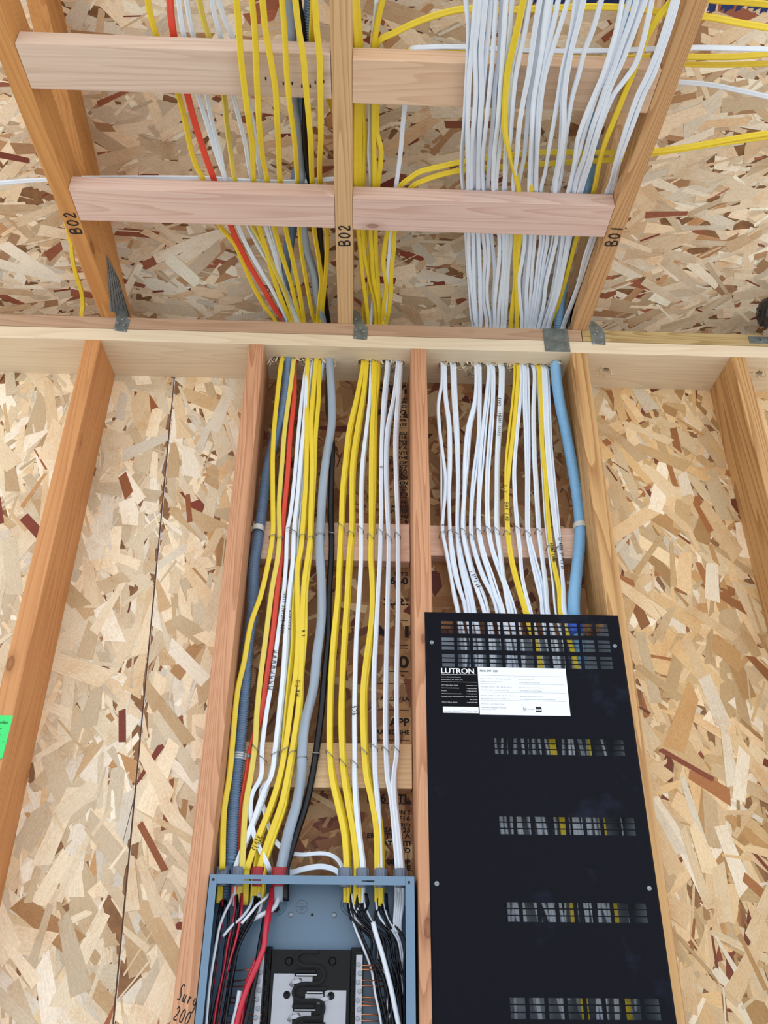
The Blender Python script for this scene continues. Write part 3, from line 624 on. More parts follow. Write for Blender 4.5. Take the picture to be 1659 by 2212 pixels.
UP['u2'] = [(652,696),(640,660),(628,610),(612,560),(593,492),(577,390),(566,330),(560,270),(556,200),(553,130),(550,60),(544,0),(540,-40)]
UP['u3'] = [(657,696),(645,620),(632,560),(617,492),(605,390),(602,320),(598,250),(595,190),(585,130),(573,60),(567,0),(563,-40)]
UP['u4'] = [(680,697),(675,680),(662,610),(652,550),(647,492),(642,390),(636,300),(625,220),(618,140),(615,70),(609,0),(606,-40)]
UP['u5'] = [(686,697),(690,650),(694,610),(688,555),(678,492),(674,390),(670,290),(662,200),(655,120),(645,60),(638,0),(634,-40)]
UP['u6'] = [(695,697),(697,660),(702,610),(706,550),(705,492),(691,390),(693,290),(692,200),(690,120),(684,60),(680,0),(678,-40)]
UP['gr'] = [(700,697),(685,640),(678,590),(662,540),(655,492),(650,382),(645,340),(640,270),(633,218),(630,160),(630,98),(628,60),(620,0),(616,-40)]
UP['bc'] = [(618,697),(612,660),(616,620),(618,575),(624,530),(630,492),(640,385),(650,340),(653,280),(652,215),(662,150),(668,98),(668,50),(672,0),(676,-40)]
UP['bk'] = [(709,697),(704,660),(698,600),(694,540),(690,492),(668,385),(663,340),(658,300),(660,220),(658,150),(656,98),(652,55),(643,0),(640,-40)]
UP['c1'] = [(795,702),(790,650),(783,600),(778,540),(773,497),(768,395),(768,300),(769,222),(770,106),(767,60),(763,0),(760,-40)]
UP['c2'] = [(812,702),(811,660),(800,610),(787,550),(783,497),(776,395),(777,300),(776,222),(772,106),(770,50),(769,0),(767,-40)]
UP['c3'] = [(783,702),(787,660),(796,620),(798,560),(791,497),(785,395),(788,300),(784,222),(780,106),(776,50),(772,0),(770,-40)]
UP['c4'] = [(820,702),(818,660),(806,600),(803,550),(800,497),(808,399),(808,342),(807,285),(807,222),(806,150),(807,104),(815,50),(826,0),(834,-40)]
UP['c6'] = [(821,702),(820,680),(817,620),(813,560),(811,497),(816,399),(822,351),(823,323),(814,285),(813,222),(809,150),(812,100),(822,86),(850,72),(900,48),(960,28),(1000,20),(1060,22),(1150,20),(1260,15),(1330,16),(1400,22),(1440,30),(1530,37),(1600,50),(1670,62)]
UP['c7'] = [(826,702),(830,650),(835,620),(828,570),(830,540),(838,497),(865,403),(885,385),(905,372),(950,360),(995,350),(1080,338),(1160,330),(1240,329),(1340,329),(1420,326),(1500,315),(1580,300),(1680,284)]
UP['c8'] = [(833,702),(838,680),(844,640),(845,590),(850,540),(853,497),(888,405),(920,388),(960,375),(995,368),(1090,360),(1160,355),(1240,350),(1340,343),(1420,330),(1540,312),(1680,292)]
UP['cw1'] = [(800,702),(806,640),(802,560),(797,497),(801,400),(800,370),(797,330),(799,285),(800,222),(802,150),(804,98),(810,40),(814,0)]
UP['cw2'] = [(830,702),(835,640),(838,590),(842,540),(845,497),(855,405),(860,370),(866,320),(870,270),(875,224),(880,160),(888,108),(920,103),(1000,102),(1100,108),(1200,111),(1300,110),(1420,106),(1510,103),(1600,105),(1680,107)]
pw = [('wall_end', 0)]
def lowtail(lo_key, conx): return None
def cl2(kind, key, lo, up, label, tl=0, tu=0, dyl=0, dzu=0, upf=OVR, group=None, mat=None, head=None):
    m = mat or {'w': 'white', 'y': 'yellow', 'k': 'black', 'g': 'grey', 'r': 'red'}[kind]
    nm = {'w': 'white_cable', 'y': 'yellow_cable', 'k': 'black_cable', 'g': 'grey_cable', 'r': 'red_cable'}[kind]
    lo_ = list(LO[lo]) if lo else None
    tail = None
    if lo_:
        e = on_profile(lo_[-1][0], lo_[-1][1], LOW)
        tail = [(e.x, 2.3, -47.4), (e.x+random.uniform(-.08,.08), 2.25, random.uniform(-49.25,-49.7))] if lo not in ('W1','W4') else [(e.x+.15, 4.1, e.z-.9), (e.x+.3, 4.5, e.z-2)]
    return cable(nm, m, kind, lo_, UP[up] if up else None, label, group, tl, tu, LOW, upf, dyl, dzu, tail, head=head)
cl2('y', 0, 'Y1', 'a1', 'leftmost yellow cable in the left bay, crossing in front of the corrugated conduit', 25, 40, .95, .0)
cl2('r', 0, 'RD', 'rd', 'red flat cable running down behind a yellow one to the grey panel', 20, 0, .0, .15)
cl2('y', 0, 'Y2', 'a2', 'pale yellow cable running down in front of the red cable', 10, 45, .45, .0, mat='yellow2')
WG = 'white cables dropping between the red cable and the big grey cable'
cl2('w', 0, 'W1', 'w1', 'white cable next to the red one, its scribbled-out pen marks halfway down', 10, 20, .25, .0)
cl2('w', 0, 'W2', 'w2', 'white cable with small handwriting, second from the red cable', 15, 30, .35, .1)
cl2('w', 0, 'W3', 'w3', 'white cable half hidden behind its white neighbour beside the yellow pairs', 60, 10, .1, .2)
o = cl2('w', 0, 'W4', 'w4', 'white cable curving behind the yellow ones above the red bushings', 50, 20, -.15, .3)
cl2('y', 0, 'Y3', 'u1', 'wide yellow cable hanging leftmost below the farther left block', 0, 15, .35, -.02, UND, mat='yellow')
cl2('y', 0, 'Y3b', 'u2', 'yellow cable second from the left below the farther left block', 35, 35, .0, -.02, UND)
cl2('y', 0, 'Y4', 'u3', 'yellow cable third from the left below the farther left block', 10, 25, .35, -.02, UND)
cl2('y', 0, 'Y6', 'u4', 'yellow cable fourth from the left below the farther left block', 70, 50, .1, -.02, UND)
cl2('y', 0, 'Y5', 'u5', 'yellow cable just left of the big grey cable in the left bay', 25, 30, .2, -.02, UND)
cl2('g', 0, 'GR', 'gr', 'thick smooth grey cable twisting down to the wide red bushing', 0, 0, .35, .35)
cl2('k', 0, 'BK', 'bk', 'black round cable beside the thick grey cable', 0, 0, .1, .35)
cl2('y', 0, None, 'u6', 'yellow cable hanging closest to the middle truss on its left', 0, 25, 0, .1, UND)
o = cable('corrugated_conduit', 'bluegrey', 'k', LO['CL'], UP['bc'], 'grey-blue corrugated conduit along the left stud of the wiring bay', None, lp=LOW, upf=OVR, dyl=.12, dzu=.75, corr=(.5,.19), cat='conduit', tail=[(at(493,1868,y=2.8).x, 2.9, -47.0), (at(490,1880,y=2.8).x, 3.0, -49.5)])
cl2('y', 0, 'R1', 'c1', 'leftmost yellow cable of the group right of the black one', 15, 30, .35, .0)
cl2('y', 0, 'R1b', 'c2', 'yellow cable tucked against the leftmost one right of the black cable', 60, 20, .05, .15)
cl2('y', 0, 'R2', 'c3', 'yellow cable second from the left at the staples right of the black cable', 20, 50, .3, .35)
cl2('y', 0, 'R2b', 'c4', 'yellow cable behind the second one right of the black cable', 60, 30, .0, .1)
cl2('y', 0, 'R4', 'c6', 'yellow cable arching from the middle truss rightwards across the top of the roof', 15, 20, .35, .25)
cl2('y', 0, 'R4b', 'c7', 'upper of two yellow cables leaving rightwards behind the dense white ones', 60, 20, .15, .05)
cl2('y', 0, 'R4c', 'c8', 'lower of two yellow cables that leave rightwards behind the dense white ones', 70, 25, -.05, .05)
cl2('w', 0, 'R3', 'cw1', 'white cable with a looped pen mark between the yellow ones in the left bay', 15, 40, .2, .3)
cl2('w', 0, 'R3b', 'cw2', 'white cable bundled between yellow ones below and crossing the roof to the right above', 60, 0, .0, .1)
for k, lab, tl, dy in (('R5','front white cable right beside the yellow ones, third staple from the middle stud',20,.3),('R5b','back white cable right beside the yellow ones, third staple from the middle stud',65,.0),
                   ('R6','front white cable under the second staple left of the stud between the bays',25,.3),('R6b','back white cable under the second staple left of the stud between the bays',60,.0),
                   ('R7','white cable closest to the stud between the bays, in front',15,.3),('R7b','white cable closest to the stud between the bays, at the back',65,.0)):
    cl2('w', 0, k, None, lab, tl, 0, dy)

# ---------------- right bay: lower bundles (spots in the Z2 crop) and their upper runs
A = {}
A['a1'] = [(262,180),(258,300),(232,450),(235,600),(258,800),(283,1000),(280,1150),(265,1290),(262,1410),(290,1560),(325,1750),(350,1900),(375,2015)]
A['a2'] = [(256,180),(248,350),(230,430),(243,620),(254,900),(256,1200),(266,1410),(298,1600),(340,1800),(388,2015)]
A['b1'] = [(275,180),(280,400),(305,600),(312,850),(310,1100),(317,1395),(330,1600),(368,1780),(420,1930),(435,2010)]
A['b2'] = [(288,180),(295,400),(323,620),(327,900),(318,1150),(325,1395),(348,1580),(390,1800),(450,2010)]
A['c1'] = [(330,180),(340,400),(360,700),(373,1000),(370,1425),(392,1650),(435,1850),(465,2010)]
A['c2'] = [(344,180),(352,400),(373,700),(380,1000),(377,1425),(403,1620),(455,1830),(490,2010)]
A['c3'] = [(358,180),(366,400),(383,700),(387,1000),(383,1425),(412,1600),(470,1820),(508,2010)]
A['d1'] = [(512,190),(505,420),(450,640),(430,850),(425,1100),(413,1395),(440,1560),(488,1750),(540,1900),(575,2015)]
A['d2'] = [(522,190),(517,440),(473,640),(452,900),(433,1100),(424,1395),(455,1560),(505,1740),(568,1880),(605,2015)]
A['e1'] = [(534,190),(533,500),(528,700),(490,1000),(473,1250),(473,1435),(498,1560),(556,1740),(636,1900),(668,2015)]
A['e2'] = [(546,190),(548,500),(543,700),(518,950),(488,1200),(485,1435),(513,1560),(575,1740),(656,1900),(695,2015)]
A['f1'] = [(608,200),(590,400),(568,600),(545,850),(532,1150),(528,1395),(556,1560),(606,1720),(656,1880),(708,2015)]
A['f2'] = [(622,200),(608,420),(586,620),(568,850),(542,1150),(540,1395),(573,1560),(636,1740),(686,1900),(722,2015)]
A['g1'] = [(635,200),(632,450),(616,650),(596,900),(588,1150),(597,1385),(632,1560),(695,1740),(755,1900),(785,2015)]
A['g2'] = [(647,200),(644,450),(628,700),(608,950),(602,1200),(611,1385),(640,1540),(706,1720),(772,1900),(806,2015)]
A['h1'] = [(694,200),(690,400),(678,600),(666,850),(664,1100),(664,1395),(687,1560),(712,1740),(738,1900),(760,2015)]
A['h2'] = [(708,200),(702,400),(688,600),(674,850),(670,1100),(673,1395),(693,1560),(716,1740),(742,1900),(768,2015)]
A['h3'] = [(722,200),(714,400),(700,600),(682,850),(677,1100),(680,1395),(700,1560),(722,1740),(748,1900),(776,2015)]
A['i1'] = [(803,200),(788,420),(762,650),(738,900),(736,1150),(743,1410),(773,1640),(828,1850),(876,2015)]
A['i2'] = [(827,200),(813,420),(792,650),(762,900),(745,1100),(752,1410),(785,1640),(840,1850),(892,2015)]
A['j1'] = [(850,240),(838,450),(813,700),(793,950),(798,1150),(816,1380),(837,1560),(852,1740),(886,1900),(916,2015)]
A['j2'] = [(858,240),(846,450),(823,700),(805,950),(812,1150),(830,1380),(848,1560),(862,1740),(896,1900),(928,2015)]
A['k1'] = [(868,200),(870,450),(880,700),(888,1000),(888,1200),(892,1415),(926,1620),(966,1800),(996,1920),(1003,2015)]
A['k2'] = [(885,200),(888,450),(898,700),(900,1000),(898,1200),(902,1415),(944,1640),(994,1820),(1018,2015)]
A['k3'] = [(902,200),(908,450),(912,700),(910,1000),(908,1200),(911,1415),(955,1600),(1008,1800),(1033,2015)]
A['l1'] = [(948,230),(938,500),(942,800),(958,1100),(978,1400),(1003,1600),(1028,1800),(1045,2015)]
A['l2'] = [(958,230),(950,500),(955,800),(972,1100),(990,1400),(1012,1600),(1038,1800),(1054,2015)]
A['m1'] = [(983,200),(995,400),(1005,550),(1005,750),(1030,1000),(1045,1250),(1065,1460),(1093,1650),(1133,1850),(1143,2015)]
A['n0'] = [(975,240),(985,430),(995,700),(1012,1000),(1030,1300),(1058,1560),(1088,1800),(1110,2015)]
A['n1'] = [(1012,200),(1022,450),(1035,700),(1053,950),(1080,1200),(1105,1400),(1138,1600),(1160,1800),(1168,2015)]
A['n2'] = [(1026,200),(1036,450),(1048,700),(1068,950),(1095,1200),(1118,1400),(1146,1600),(1166,1800),(1176,2015)]
A['n3'] = [(1052,230),(1065,500),(1075,750),(1098,1000),(1122,1250),(1138,1450),(1150,1600),(1168,1800),(1184,2015)]
A['n4'] = [(1040,220),(1052,500),(1064,750),(1085,1000),(1110,1250),(1130,1450),(1146,1600),(1158,1800),(1162,2015)]
U = [
 [(1022,708),(1018,680),(1015,630),(1010,570),(1007,507),(1001,415),(997,370),(998,330),(1003,270),(1007,200),(1011,120),(1012,60),(1006,0),(1002,-40)],
 [(1029,708),(1026,690),(1021,640),(1013,570),(1012,507),(1012,415),(1010,300),(1012,200),(1015,150),(1018,120),(1024,50),(1028,0),(1030,-40)],
 [(1027,708),(1024,620),(1023,560),(1022,507),(1018,415),(1018,340),(1022,280),(1028,200),(1027,140),(1026,100),(1031,60),(1037,0),(1040,-40)],
 [(1032,708),(1026,640),(1027,570),(1027,507),(1024,415),(1025,300),(1028,240),(1036,150),(1035,110),(1035,60),(1040,0),(1044,-40)],
 [(1037,708),(1037,640),(1036,570),(1033,507),(1033,415),(1034,340),(1036,280),(1040,200),(1039,110),(1043,60),(1049,0),(1054,-40)],
 [(1051,708),(1045,650),(1045,600),(1048,555),(1044,507),(1041,415),(1038,330),(1040,240),(1044,180),(1051,110),(1056,60),(1061,0),(1064,-40)],
 [(1060,708),(1053,650),(1052,620),(1056,560),(1053,507),(1045,415),(1043,340),(1050,270),(1057,200),(1063,140),(1067,80),(1072,0),(1074,-40)],
 [(1064,708),(1066,640),(1069,600),(1067,560),(1061,507),(1054,415),(1060,320),(1066,250),(1070,180),(1078,130),(1081,80),(1085,0),(1088,-40)],
 [(1067,708),(1069,650),(1074,600),(1078,560),(1078,507),(1066,415),(1068,330),(1076,260),(1080,200),(1084,150),(1088,80),(1093,0),(1097,-40)],
 [(1074,708),(1078,660),(1083,620),(1088,570),(1087,507),(1072,415),(1078,330),(1086,270),(1088,200),(1094,140),(1100,80),(1106,0),(1110,-40)],
 [(1084,708),(1086,660),(1090,610),(1093,570),(1096,507),(1088,415),(1096,350),(1103,290),(1108,220),(1113,170),(1122,120),(1135,60),(1144,0),(1150,-40)],
 [(1090,708),(1095,640),(1099,570),(1105,507),(1092,415),(1094,300),(1100,220),(1104,150),(1115,90),(1124,40),(1134,0),(1140,-40)],
 [(1126,708),(1122,640),(1121,600),(1128,560),(1133,507),(1110,415),(1117,330),(1122,270),(1131,215),(1142,160),(1149,110),(1156,60),(1166,0),(1172,-40)],
 [(1131,708),(1132,620),(1137,560),(1142,507),(1119,415),(1132,340),(1138,280),(1143,215),(1152,160),(1160,110),(1166,60),(1176,0),(1182,-40)],
 [(1134,708),(1137,630),(1142,570),(1147,507),(1143,415),(1146,340),(1149,280),(1152,220),(1160,170),(1170,110),(1175,60),(1183,0),(1190,-40)],
 [(1139,708),(1146,640),(1150,570),(1155,507),(1150,415),(1151,340),(1153,280),(1157,220),(1168,160),(1177,110),(1183,60),(1190,0),(1196,-40)],
 [(1143,708),(1154,640),(1162,570),(1169,507),(1158,415),(1160,330),(1161,280),(1166,210),(1175,150),(1184,100),(1196,50),(1206,0),(1214,-40)],
 [(1147,708),(1160,640),(1168,570),(1176,507),(1161,415),(1163,300),(1168,230),(1176,170),(1182,145),(1196,100),(1212,50),(1227,0),(1238,-40)],
 [(1152,708),(1165,640),(1174,570),(1183,507),(1169,415),(1178,370),(1188,310),(1199,250),(1207,200),(1215,150),(1227,100),(1237,50),(1243,0),(1250,-40)],
 [(1158,708),(1168,640),(1175,600),(1185,560),(1196,507),(1194,415),(1203,360),(1210,310),(1213,260),(1214,210),(1220,160),(1232,110),(1240,60),(1250,0),(1256,-40)],
 [(1163,708),(1174,660),(1180,610),(1192,560),(1203,507),(1199,415),(1205,370),(1214,320),(1218,270),(1219,210),(1225,160),(1234,110),(1247,60),(1261,0),(1270,-40)],
 [(1168,708),(1190,640),(1203,570),(1212,507),(1206,415),(1212,380),(1218,330),(1226,270),(1236,210),(1250,160),(1263,110),(1282,60),(1299,0),(1310,-40)],
 [(1173,708),(1195,640),(1208,570),(1216,507),(1227,415),(1235,380),(1242,340),(1248,300),(1265,250),(1284,205),(1303,160),(1322,100),(1335,50),(1344,0),(1350,-40)],
 [(1178,708),(1198,620),(1210,560),(1219,507),(1233,415),(1240,370),(1253,320),(1270,260),(1288,205),(1308,160),(1330,100),(1345,50),(1360,0),(1370,-40)],
 [(1182,708),(1190,680),(1207,630),(1219,570),(1229,507),(1240,415),(1247,380),(1262,340),(1278,280),(1295,230),(1308,190),(1328,140),(1345,90),(1360,50),(1375,0),(1384,-40)],
 [(1180,708),(1196,640),(1212,570),(1224,507),(1244,415),(1252,380),(1266,340),(1282,280),(1300,230),(1315,190),(1335,140),(1352,95),(1368,50),(1384,0),(1394,-40)],
 [(1184,708),(1200,640),(1216,570),(1228,507),(1250,415),(1262,375),(1275,330),(1290,280),(1308,220),(1322,180),(1345,130),(1365,80),(1383,30),(1394,0),(1404,-40)],
 [(1186,708),(1204,640),(1220,570),(1233,507),(1255,415),(1262,390),(1275,350),(1288,300),(1305,250),(1325,205),(1348,175),(1372,140),(1386,100),(1396,60),(1408,0),(1416,-40)],
 [(1215,706),(1232,660),(1250,610),(1262,560),(1278,512),(1311,415),(1319,395),(1330,350),(1345,300),(1358,260),(1378,205),(1400,160),(1420,110),(1440,50),(1455,0),(1466,-40)],
 [(1218,706),(1238,650),(1254,605),(1269,560),(1285,512),(1320,415),(1328,395),(1338,350),(1355,300),(1370,260),(1390,205),(1412,160),(1430,110),(1450,50),(1464,0),(1475,-40)]]
UY = {'i1': [(1103,708),(1106,670),(1112,620),(1117,560),(1124,507),(1147,415),(1150,360),(1152,300),(1158,220),(1168,120),(1176,50),(1182,0),(1190,-40)],
      'i2': [(1116,708),(1116,640),(1113,570),(1115,507),(1121,415),(1114,380),(1103,340),(1093,300),(1090,260),(1092,200),(1097,150),(1108,100),(1120,50),(1131,0),(1140,-40)],
      'm1': [(1185,708),(1205,660),(1220,610),(1232,565),(1247,510),(1282,415),(1295,350),(1310,300),(1330,250),(1350,200),(1370,150),(1385,110),(1400,75),(1420,40),(1440,15),(1462,-20)]}
TITLE = {'a': 'first', 'b': 'second', 'c': 'third', 'd': 'fourth', 'e': 'fifth', 'f': 'sixth', 'g': 'seventh', 'h': 'eighth', 'j': 'tenth', 'k': 'eleventh', 'l': 'twelfth', 'n': 'last'}
order = [k for k in A if k[0] not in 'im']
random.seed(5)
bund = {}
for n_, k in enumerate(order):
    idx = int(k[1]); up = U[n_] if n_ < len(U) else None
    cnt = sum(1 for q in order if q[0] == k[0]); w_ = {1: 'white cable', 2: ('left', 'right')[(idx-1)%2]+' white cable', 3: ('left', 'middle', 'right')[(idx-1)%3]+' white cable', 5: ('leftmost','second','third','fourth','fifth')[idx%5]+' white cable'}[cnt]
    lab = '%s of the %s bundle from the left above the black cabinet' % (w_, TITLE[k[0]])
    if k[0] == 'n': lab = '%s between the single yellow cable and the light blue conduit' % ['leftmost white cable','second white cable','third white cable','rightmost white cable','fourth white cable'][idx]
    lo = zz(Z2, *A[k]); dy = {0:.0,1:.3,2:.12,3:-.02,4:.2}[idx]
    e = on_profile(lo[-1][0], lo[-1][1], LOWR); tx = e.x+random.uniform(-.8, 1.4)
    tail = [(e.x+.3, 2.2+random.uniform(-.3,.6), -30.5), (tx, 2.0+random.uniform(-.3,.8), -36), (tx+random.uniform(-.5,1.2), 2.2, -44), (min(15, max(3, tx+random.uniform(-1,2.5))), 2.6, random.uniform(-52,-61))]
    cable('white_cable', 'white', 'w', lo, up, lab, 'white cables of the %s staple in the right bay' % TITLE[k[0]], random.choice((70,80,55,100)) if idx != 1 else random.choice((35,60,20)), random.uniform(-35, 45), LOWR, UND, dy, random.uniform(-.3,.02)+(.1 if n_%2 else 0), tail)
YL = {'i1': 'yellow cable above the black cabinet, left of a near-parallel pair of yellow ones', 'i2': 'yellow cable with black pen writing above the black cabinet', 'm1': 'single yellow cable near the blue conduit above the black cabinet'}
ycab = {}
for k in ('i1', 'i2', 'm1'):
    lo = zz(Z2, *A[k]); e = on_profile(lo[-1][0], lo[-1][1], LOWR)
    ycab[k] = cable('yellow_cable', 'yellow', 'y', lo, UY[k], YL[k], None, 20 if k != 'i1' else 60, 10, LOWR, UND if k != 'i1' else OVR, .35, {'m1': .12}.get(k, -.3), [(e.x+.4, 1.6, -31), (e.x+.9, 1.6, -38), (e.x+1.2, 1.7, -45), (e.x+1.6, 2.2, -58)])
# blue conduit of the right bay
cable('corrugated_conduit', 'blue', 'k', zz(Z2, (1112,150),(1130,400),(1190,700),(1245,1000),(1285,1300),(1290,1450),(1265,1700),(1245,1900),(1245,2025)),
      [(1207,708),(1210,650),(1215,610),(1219,560),(1226,515),(1262,415),(1275,350),(1285,270),(1294,235),(1312,160),(1330,110),(1345,80),(1358,40),(1368,0),(1376,-40)],
      'light blue corrugated conduit down the right bay into the black cabinet', None, lp=[(COND_R[1],.4),(COND_R[1],-2)]+shift(LOWR,-.4,0)[2:], upf=OVR, dyl=0, dzu=.7, corr=(.53,.19), cat='conduit', hole=COND_R, tail=[(13.9, 2.1, -30), (13.8, 2.2, -31.5)])

# ---------------- runs that cross the roof from side to side
def run(name, mat, sec, pts, y=None, zs=None, label='', cat='cable', group=None, tw=0):
    P = [at(px, py, z=zs[i] if zs else None, y=None) for i, (px, py) in enumerate(pts)]
    if pts[-1][0] > 1640: P.append(P[-1]+(P[-1]-P[-2]).normalized()*26)      # carries on past the picture
    if pts[0][0] < 0: P.insert(0, P[0]+(P[0]-P[1]).normalized()*24)
    P = smooth_path(P, 6); mb = MB(); mb.sweep(P, SEC[sec], twist=lambda t: math.radians(tw), hint=Vector((0,-.3,-1)))
    o = mb.build(name, M_[mat], None, smooth=True, loc=P[0][:]); tag(o, label, cat, group); return o
run('yellow_cable', 'yellow', 'y', [(880,110),(915,111),(1000,113),(1100,118),(1180,122),(1260,127),(1340,126),(1440,122),(1510,123),(1600,122),(1690,113)], zs=[4.9,5.2,5.6,6,6.2,6.6,7,7.3,7.2,7,7], label='yellow cable crossing the roof just below the white crossing cable', tw=30)
run('yellow_cable', 'yellow', 'y', [(1400,134),(1440,137),(1485,139),(1560,140),(1690,136)], zs=[7.2,7.3,7.3,7.2,7.1], label='thin-looking lower yellow cable crossing to the right of the right truss', tw=60)
run('white_cable', 'white', 'w', [(1400,176),(1440,176),(1480,178),(1540,184),(1600,196),(1690,216)], zs=[7.5,7.5,7.4,7.3,7.1,6.9], label='white cable sloping down to the right beyond the right truss', tw=0)
run('yellow_cable', 'yellow', 'y', [(1450,-14),(1540,0),(1600,4),(1690,12)], zs=[7.6,7.5,7.5,7.4], label='yellow cable at the very top right corner', tw=0)
run('white_cable', 'white', 'w', [(-60,398),(0,395),(50,391),(105,388),(160,385),(260,384),(380,384),(450,385),(540,391),(620,393),(700,388),(735,385)], zs=[7.0,7.0,6.95,6.9,6.85,6,5.15,5.1,5.1,5.1,5.1,5.1], label='white cable lying across the nearer left block and on past the left truss', tw=0)
o = run('yellow_cable', 'yellow', 'y', [(676,-40),(677,0),(674,98),(690,160),(712,218),(724,248),(738,290)], zs=[5.2,5.2,5.2,6,6.9,7.1,7.1], label='yellow cable slipping over the middle truss behind the farther block', tw=30)
# yellow cable left of the left truss
P = [at(140,470,z=7.0), at(152,520,z=6.6), at(157,560,z=6.2), at(165,595,z=5.8), at(176,630,z=5.4), at(179,660,z=4.9), at(177,683,z=4.2), Vector((at(177,683,z=3).x, 2.4, 3.2)), Vector((at(177,683,z=3).x, 2.4, 3.02))]
mb = MB(); P = smooth_path(P, 6); mb.sweep(P, SEC['y']); o = mb.build('yellow_cable', M_['yellow'], None, True, loc=P[0][:]); tag(o, 'short yellow cable coming down left of the left truss', 'cable')
# ---------------- looped white cables above the grey panel
def lowrun(name, mat, sec, pts, y, label, tw=0):
    P = [at(*q, y=y[i] if isinstance(y, (list, tuple)) else y) for i, q in enumerate(zz(Z4, *pts))]; P = smooth_path(P, 6); mb = MB(); mb.sweep(P, sec, twist=lambda t: math.radians(tw), hint=Vector((0,-1,0)))
    o = mb.build(name, M_[mat], None, smooth=True, loc=P[0][:]); tag(o, label, 'cable'); return o
lowrun('white_cable', 'white', flat(.32,.17), [(690,600),(760,607),(880,597),(950,606),(1000,635),(1032,680),(1045,740)], [3.6,3.6,3.5,3.3,3,2.6,2.4], 'upper of two white cables bowing across above the grey panel', 30)
lowrun('white_cable', 'white', flat(.4,.19), [(640,745),(700,728),(760,710),(880,690),(950,700),(1000,722),(1040,760)], [3.5,3.4,3.3,3.2,3,2.7,2.4], 'lower wider white cable bowing across just above the grey panel', 0)

# ================================================================== STAPLES AND STRAPS
def staple(px, py, wpx, tilt, label, group, yb=3.98, yf=2.95):
    c = at(px, py, y=yf); w = wpx/25.5/2; dz = tilt
    pts = [(c.x-w, yb, c.z-dz), (c.x-w, yf, c.z-dz), (c.x-w+.04, yf-.05, c.z-dz+.02), (c.x+w-.04, yf-.05, c.z+dz), (c.x+w, yf, c.z+dz), (c.x+w, yb, c.z+dz)]
    mb = MB(); mb.sweep([Vector(p) for p in pts], circ(.04, 6), hint=Vector((.3,-.5,.8)))
    o = mb.build('cable_staple', M_['staple'], None, smooth=True, loc=(c.x, yf, c.z)); tag(o, label, 'staple', group)
ORD = ['first','second','third','fourth','fifth','sixth','seventh','eighth','ninth','tenth','eleventh','twelfth','thirteenth','fourteenth','fifteenth']
for i, (x, y, t) in enumerate([(475,1440,.12),(530,1455,.06),(592,1385,.1),(638,1405,-.12),(700,1435,.1),(758,1450,.12),(835,1425,0),(918,1420,-.04),(992,1365,-.2),(1065,1415,-.12),(1137,1385,-.2),(1210,1440,-.2),(1280,1400,-.2),(1345,1445,-.25),(1415,1430,-.2)]):
    q = zz(Z1, (x, y))[0]; staple(q[0], q[1], 13 if i not in (6,) else 18, t, yf=2.4 if i == 0 else 2.9 if i != 6 else 2.8, label= '%s wire staple from the left on the upper board of the left bay' % ORD[i], group='staples on the upper left board')
for i, (x, y, t) in enumerate([(345,1430,-.2),(402,1510,-.15),(497,1475,.15),(570,1445,.15),(622,1465,.12),(697,1505,.05),(803,1475,0),(902,1475,-.2),(1002,1540,-.22),(1090,1545,-.2),(1160,1455,-.2),(1240,1425,-.2),(1323,1445,-.2),(1400,1440,-.2)]):
    q = zz(Z3, (x, y))[0]; staple(q[0], q[1], 14 if i != 5 else 19, t, '%s wire staple from the left on the lower board of the left bay' % ORD[i], 'staples on the lower left board')
for i, (x, y, t) in enumerate([(262,1415,.1),(322,1400,.12),(375,1428,-.12),(420,1400,-.18),(480,1440,-.18),(535,1400,-.18),(603,1388,-.2),(670,1398,-.2),(748,1412,-.15),(825,1385,-.2),(900,1418,-.2),(985,1405,-.2),(1070,1522,-.1),(1140,1522,.02)]):
    q = zz(Z2, (x, y))[0]; staple(q[0], q[1], 12, t, '%s wire staple from the left on the board of the right bay' % ORD[i], 'staples on the right board')
def strap(px, py, px2, r, side, label, y=2.6, dark=False):
    c = at(px, py, y=y); mb = MB()
    pts = [Vector((c.x-r, y+r*.8, c.z)), Vector((c.x-r*1.02, y, c.z)), Vector((c.x-r*.7, y-r*.75, c.z)), Vector((c.x, y-r*1.05, c.z)), Vector((c.x+r*.7, y-r*.75, c.z)), Vector((c.x+r*1.02, y, c.z)), Vector((c.x+r, y+r*.8, c.z))]
    if side < 0: pts = [Vector((c.x-r-.55, y+.1, c.z))]+pts[1:]
    else: pts = pts[:-1]+[Vector((c.x+r+.5, y+.1, c.z))]
    mb.sweep(smooth_path(pts, 4), [(-.26,-.03),(.26,-.03),(.26,.03),(-.26,.03)], hint=Vector((0,0,1)).cross(Vector((1,0,0))))
    t = empty('conduit_strap', c, label, 'strap')
    mb2 = MB(); P = smooth_path(pts, 4); V = []; F = []
    for i, p in enumerate(P):
        V += [(p+Vector((0,0,-.26)))[:], (p+Vector((0,0,.26)))[:]]
        if i: F.append((2*i-2, 2*i-1, 2*i+1, 2*i))
    link('band', V, F, M_['clear'], t, True)
    sx_ = c.x+side*(r+.3); mb = MB(); mb.lathe((sx_, y-.15, c.z), (0,-1,0), [(.16,0),(.17,.08),(.1,.14),(.001,.15)], 10); mb.build('nail_head', M_['galv'], t)
q = zz(Z1, (370,1390))[0]; strap(q[0], q[1], 0, .53, -1, 'metal conduit strap level with the upper board, on the grey-blue conduit', 3.1)
q = zz(Z3, (225,1500))[0]; strap(q[0], q[1], 0, .53, 1, 'pale conduit strap level with the lower board, on the grey-blue conduit', 3.6)
q = zz(Z2, (1290,1368))[0]; strap(q[0], q[1], 0, .56, 1, 'clear strap holding the blue conduit beside the right stud', 3.2)
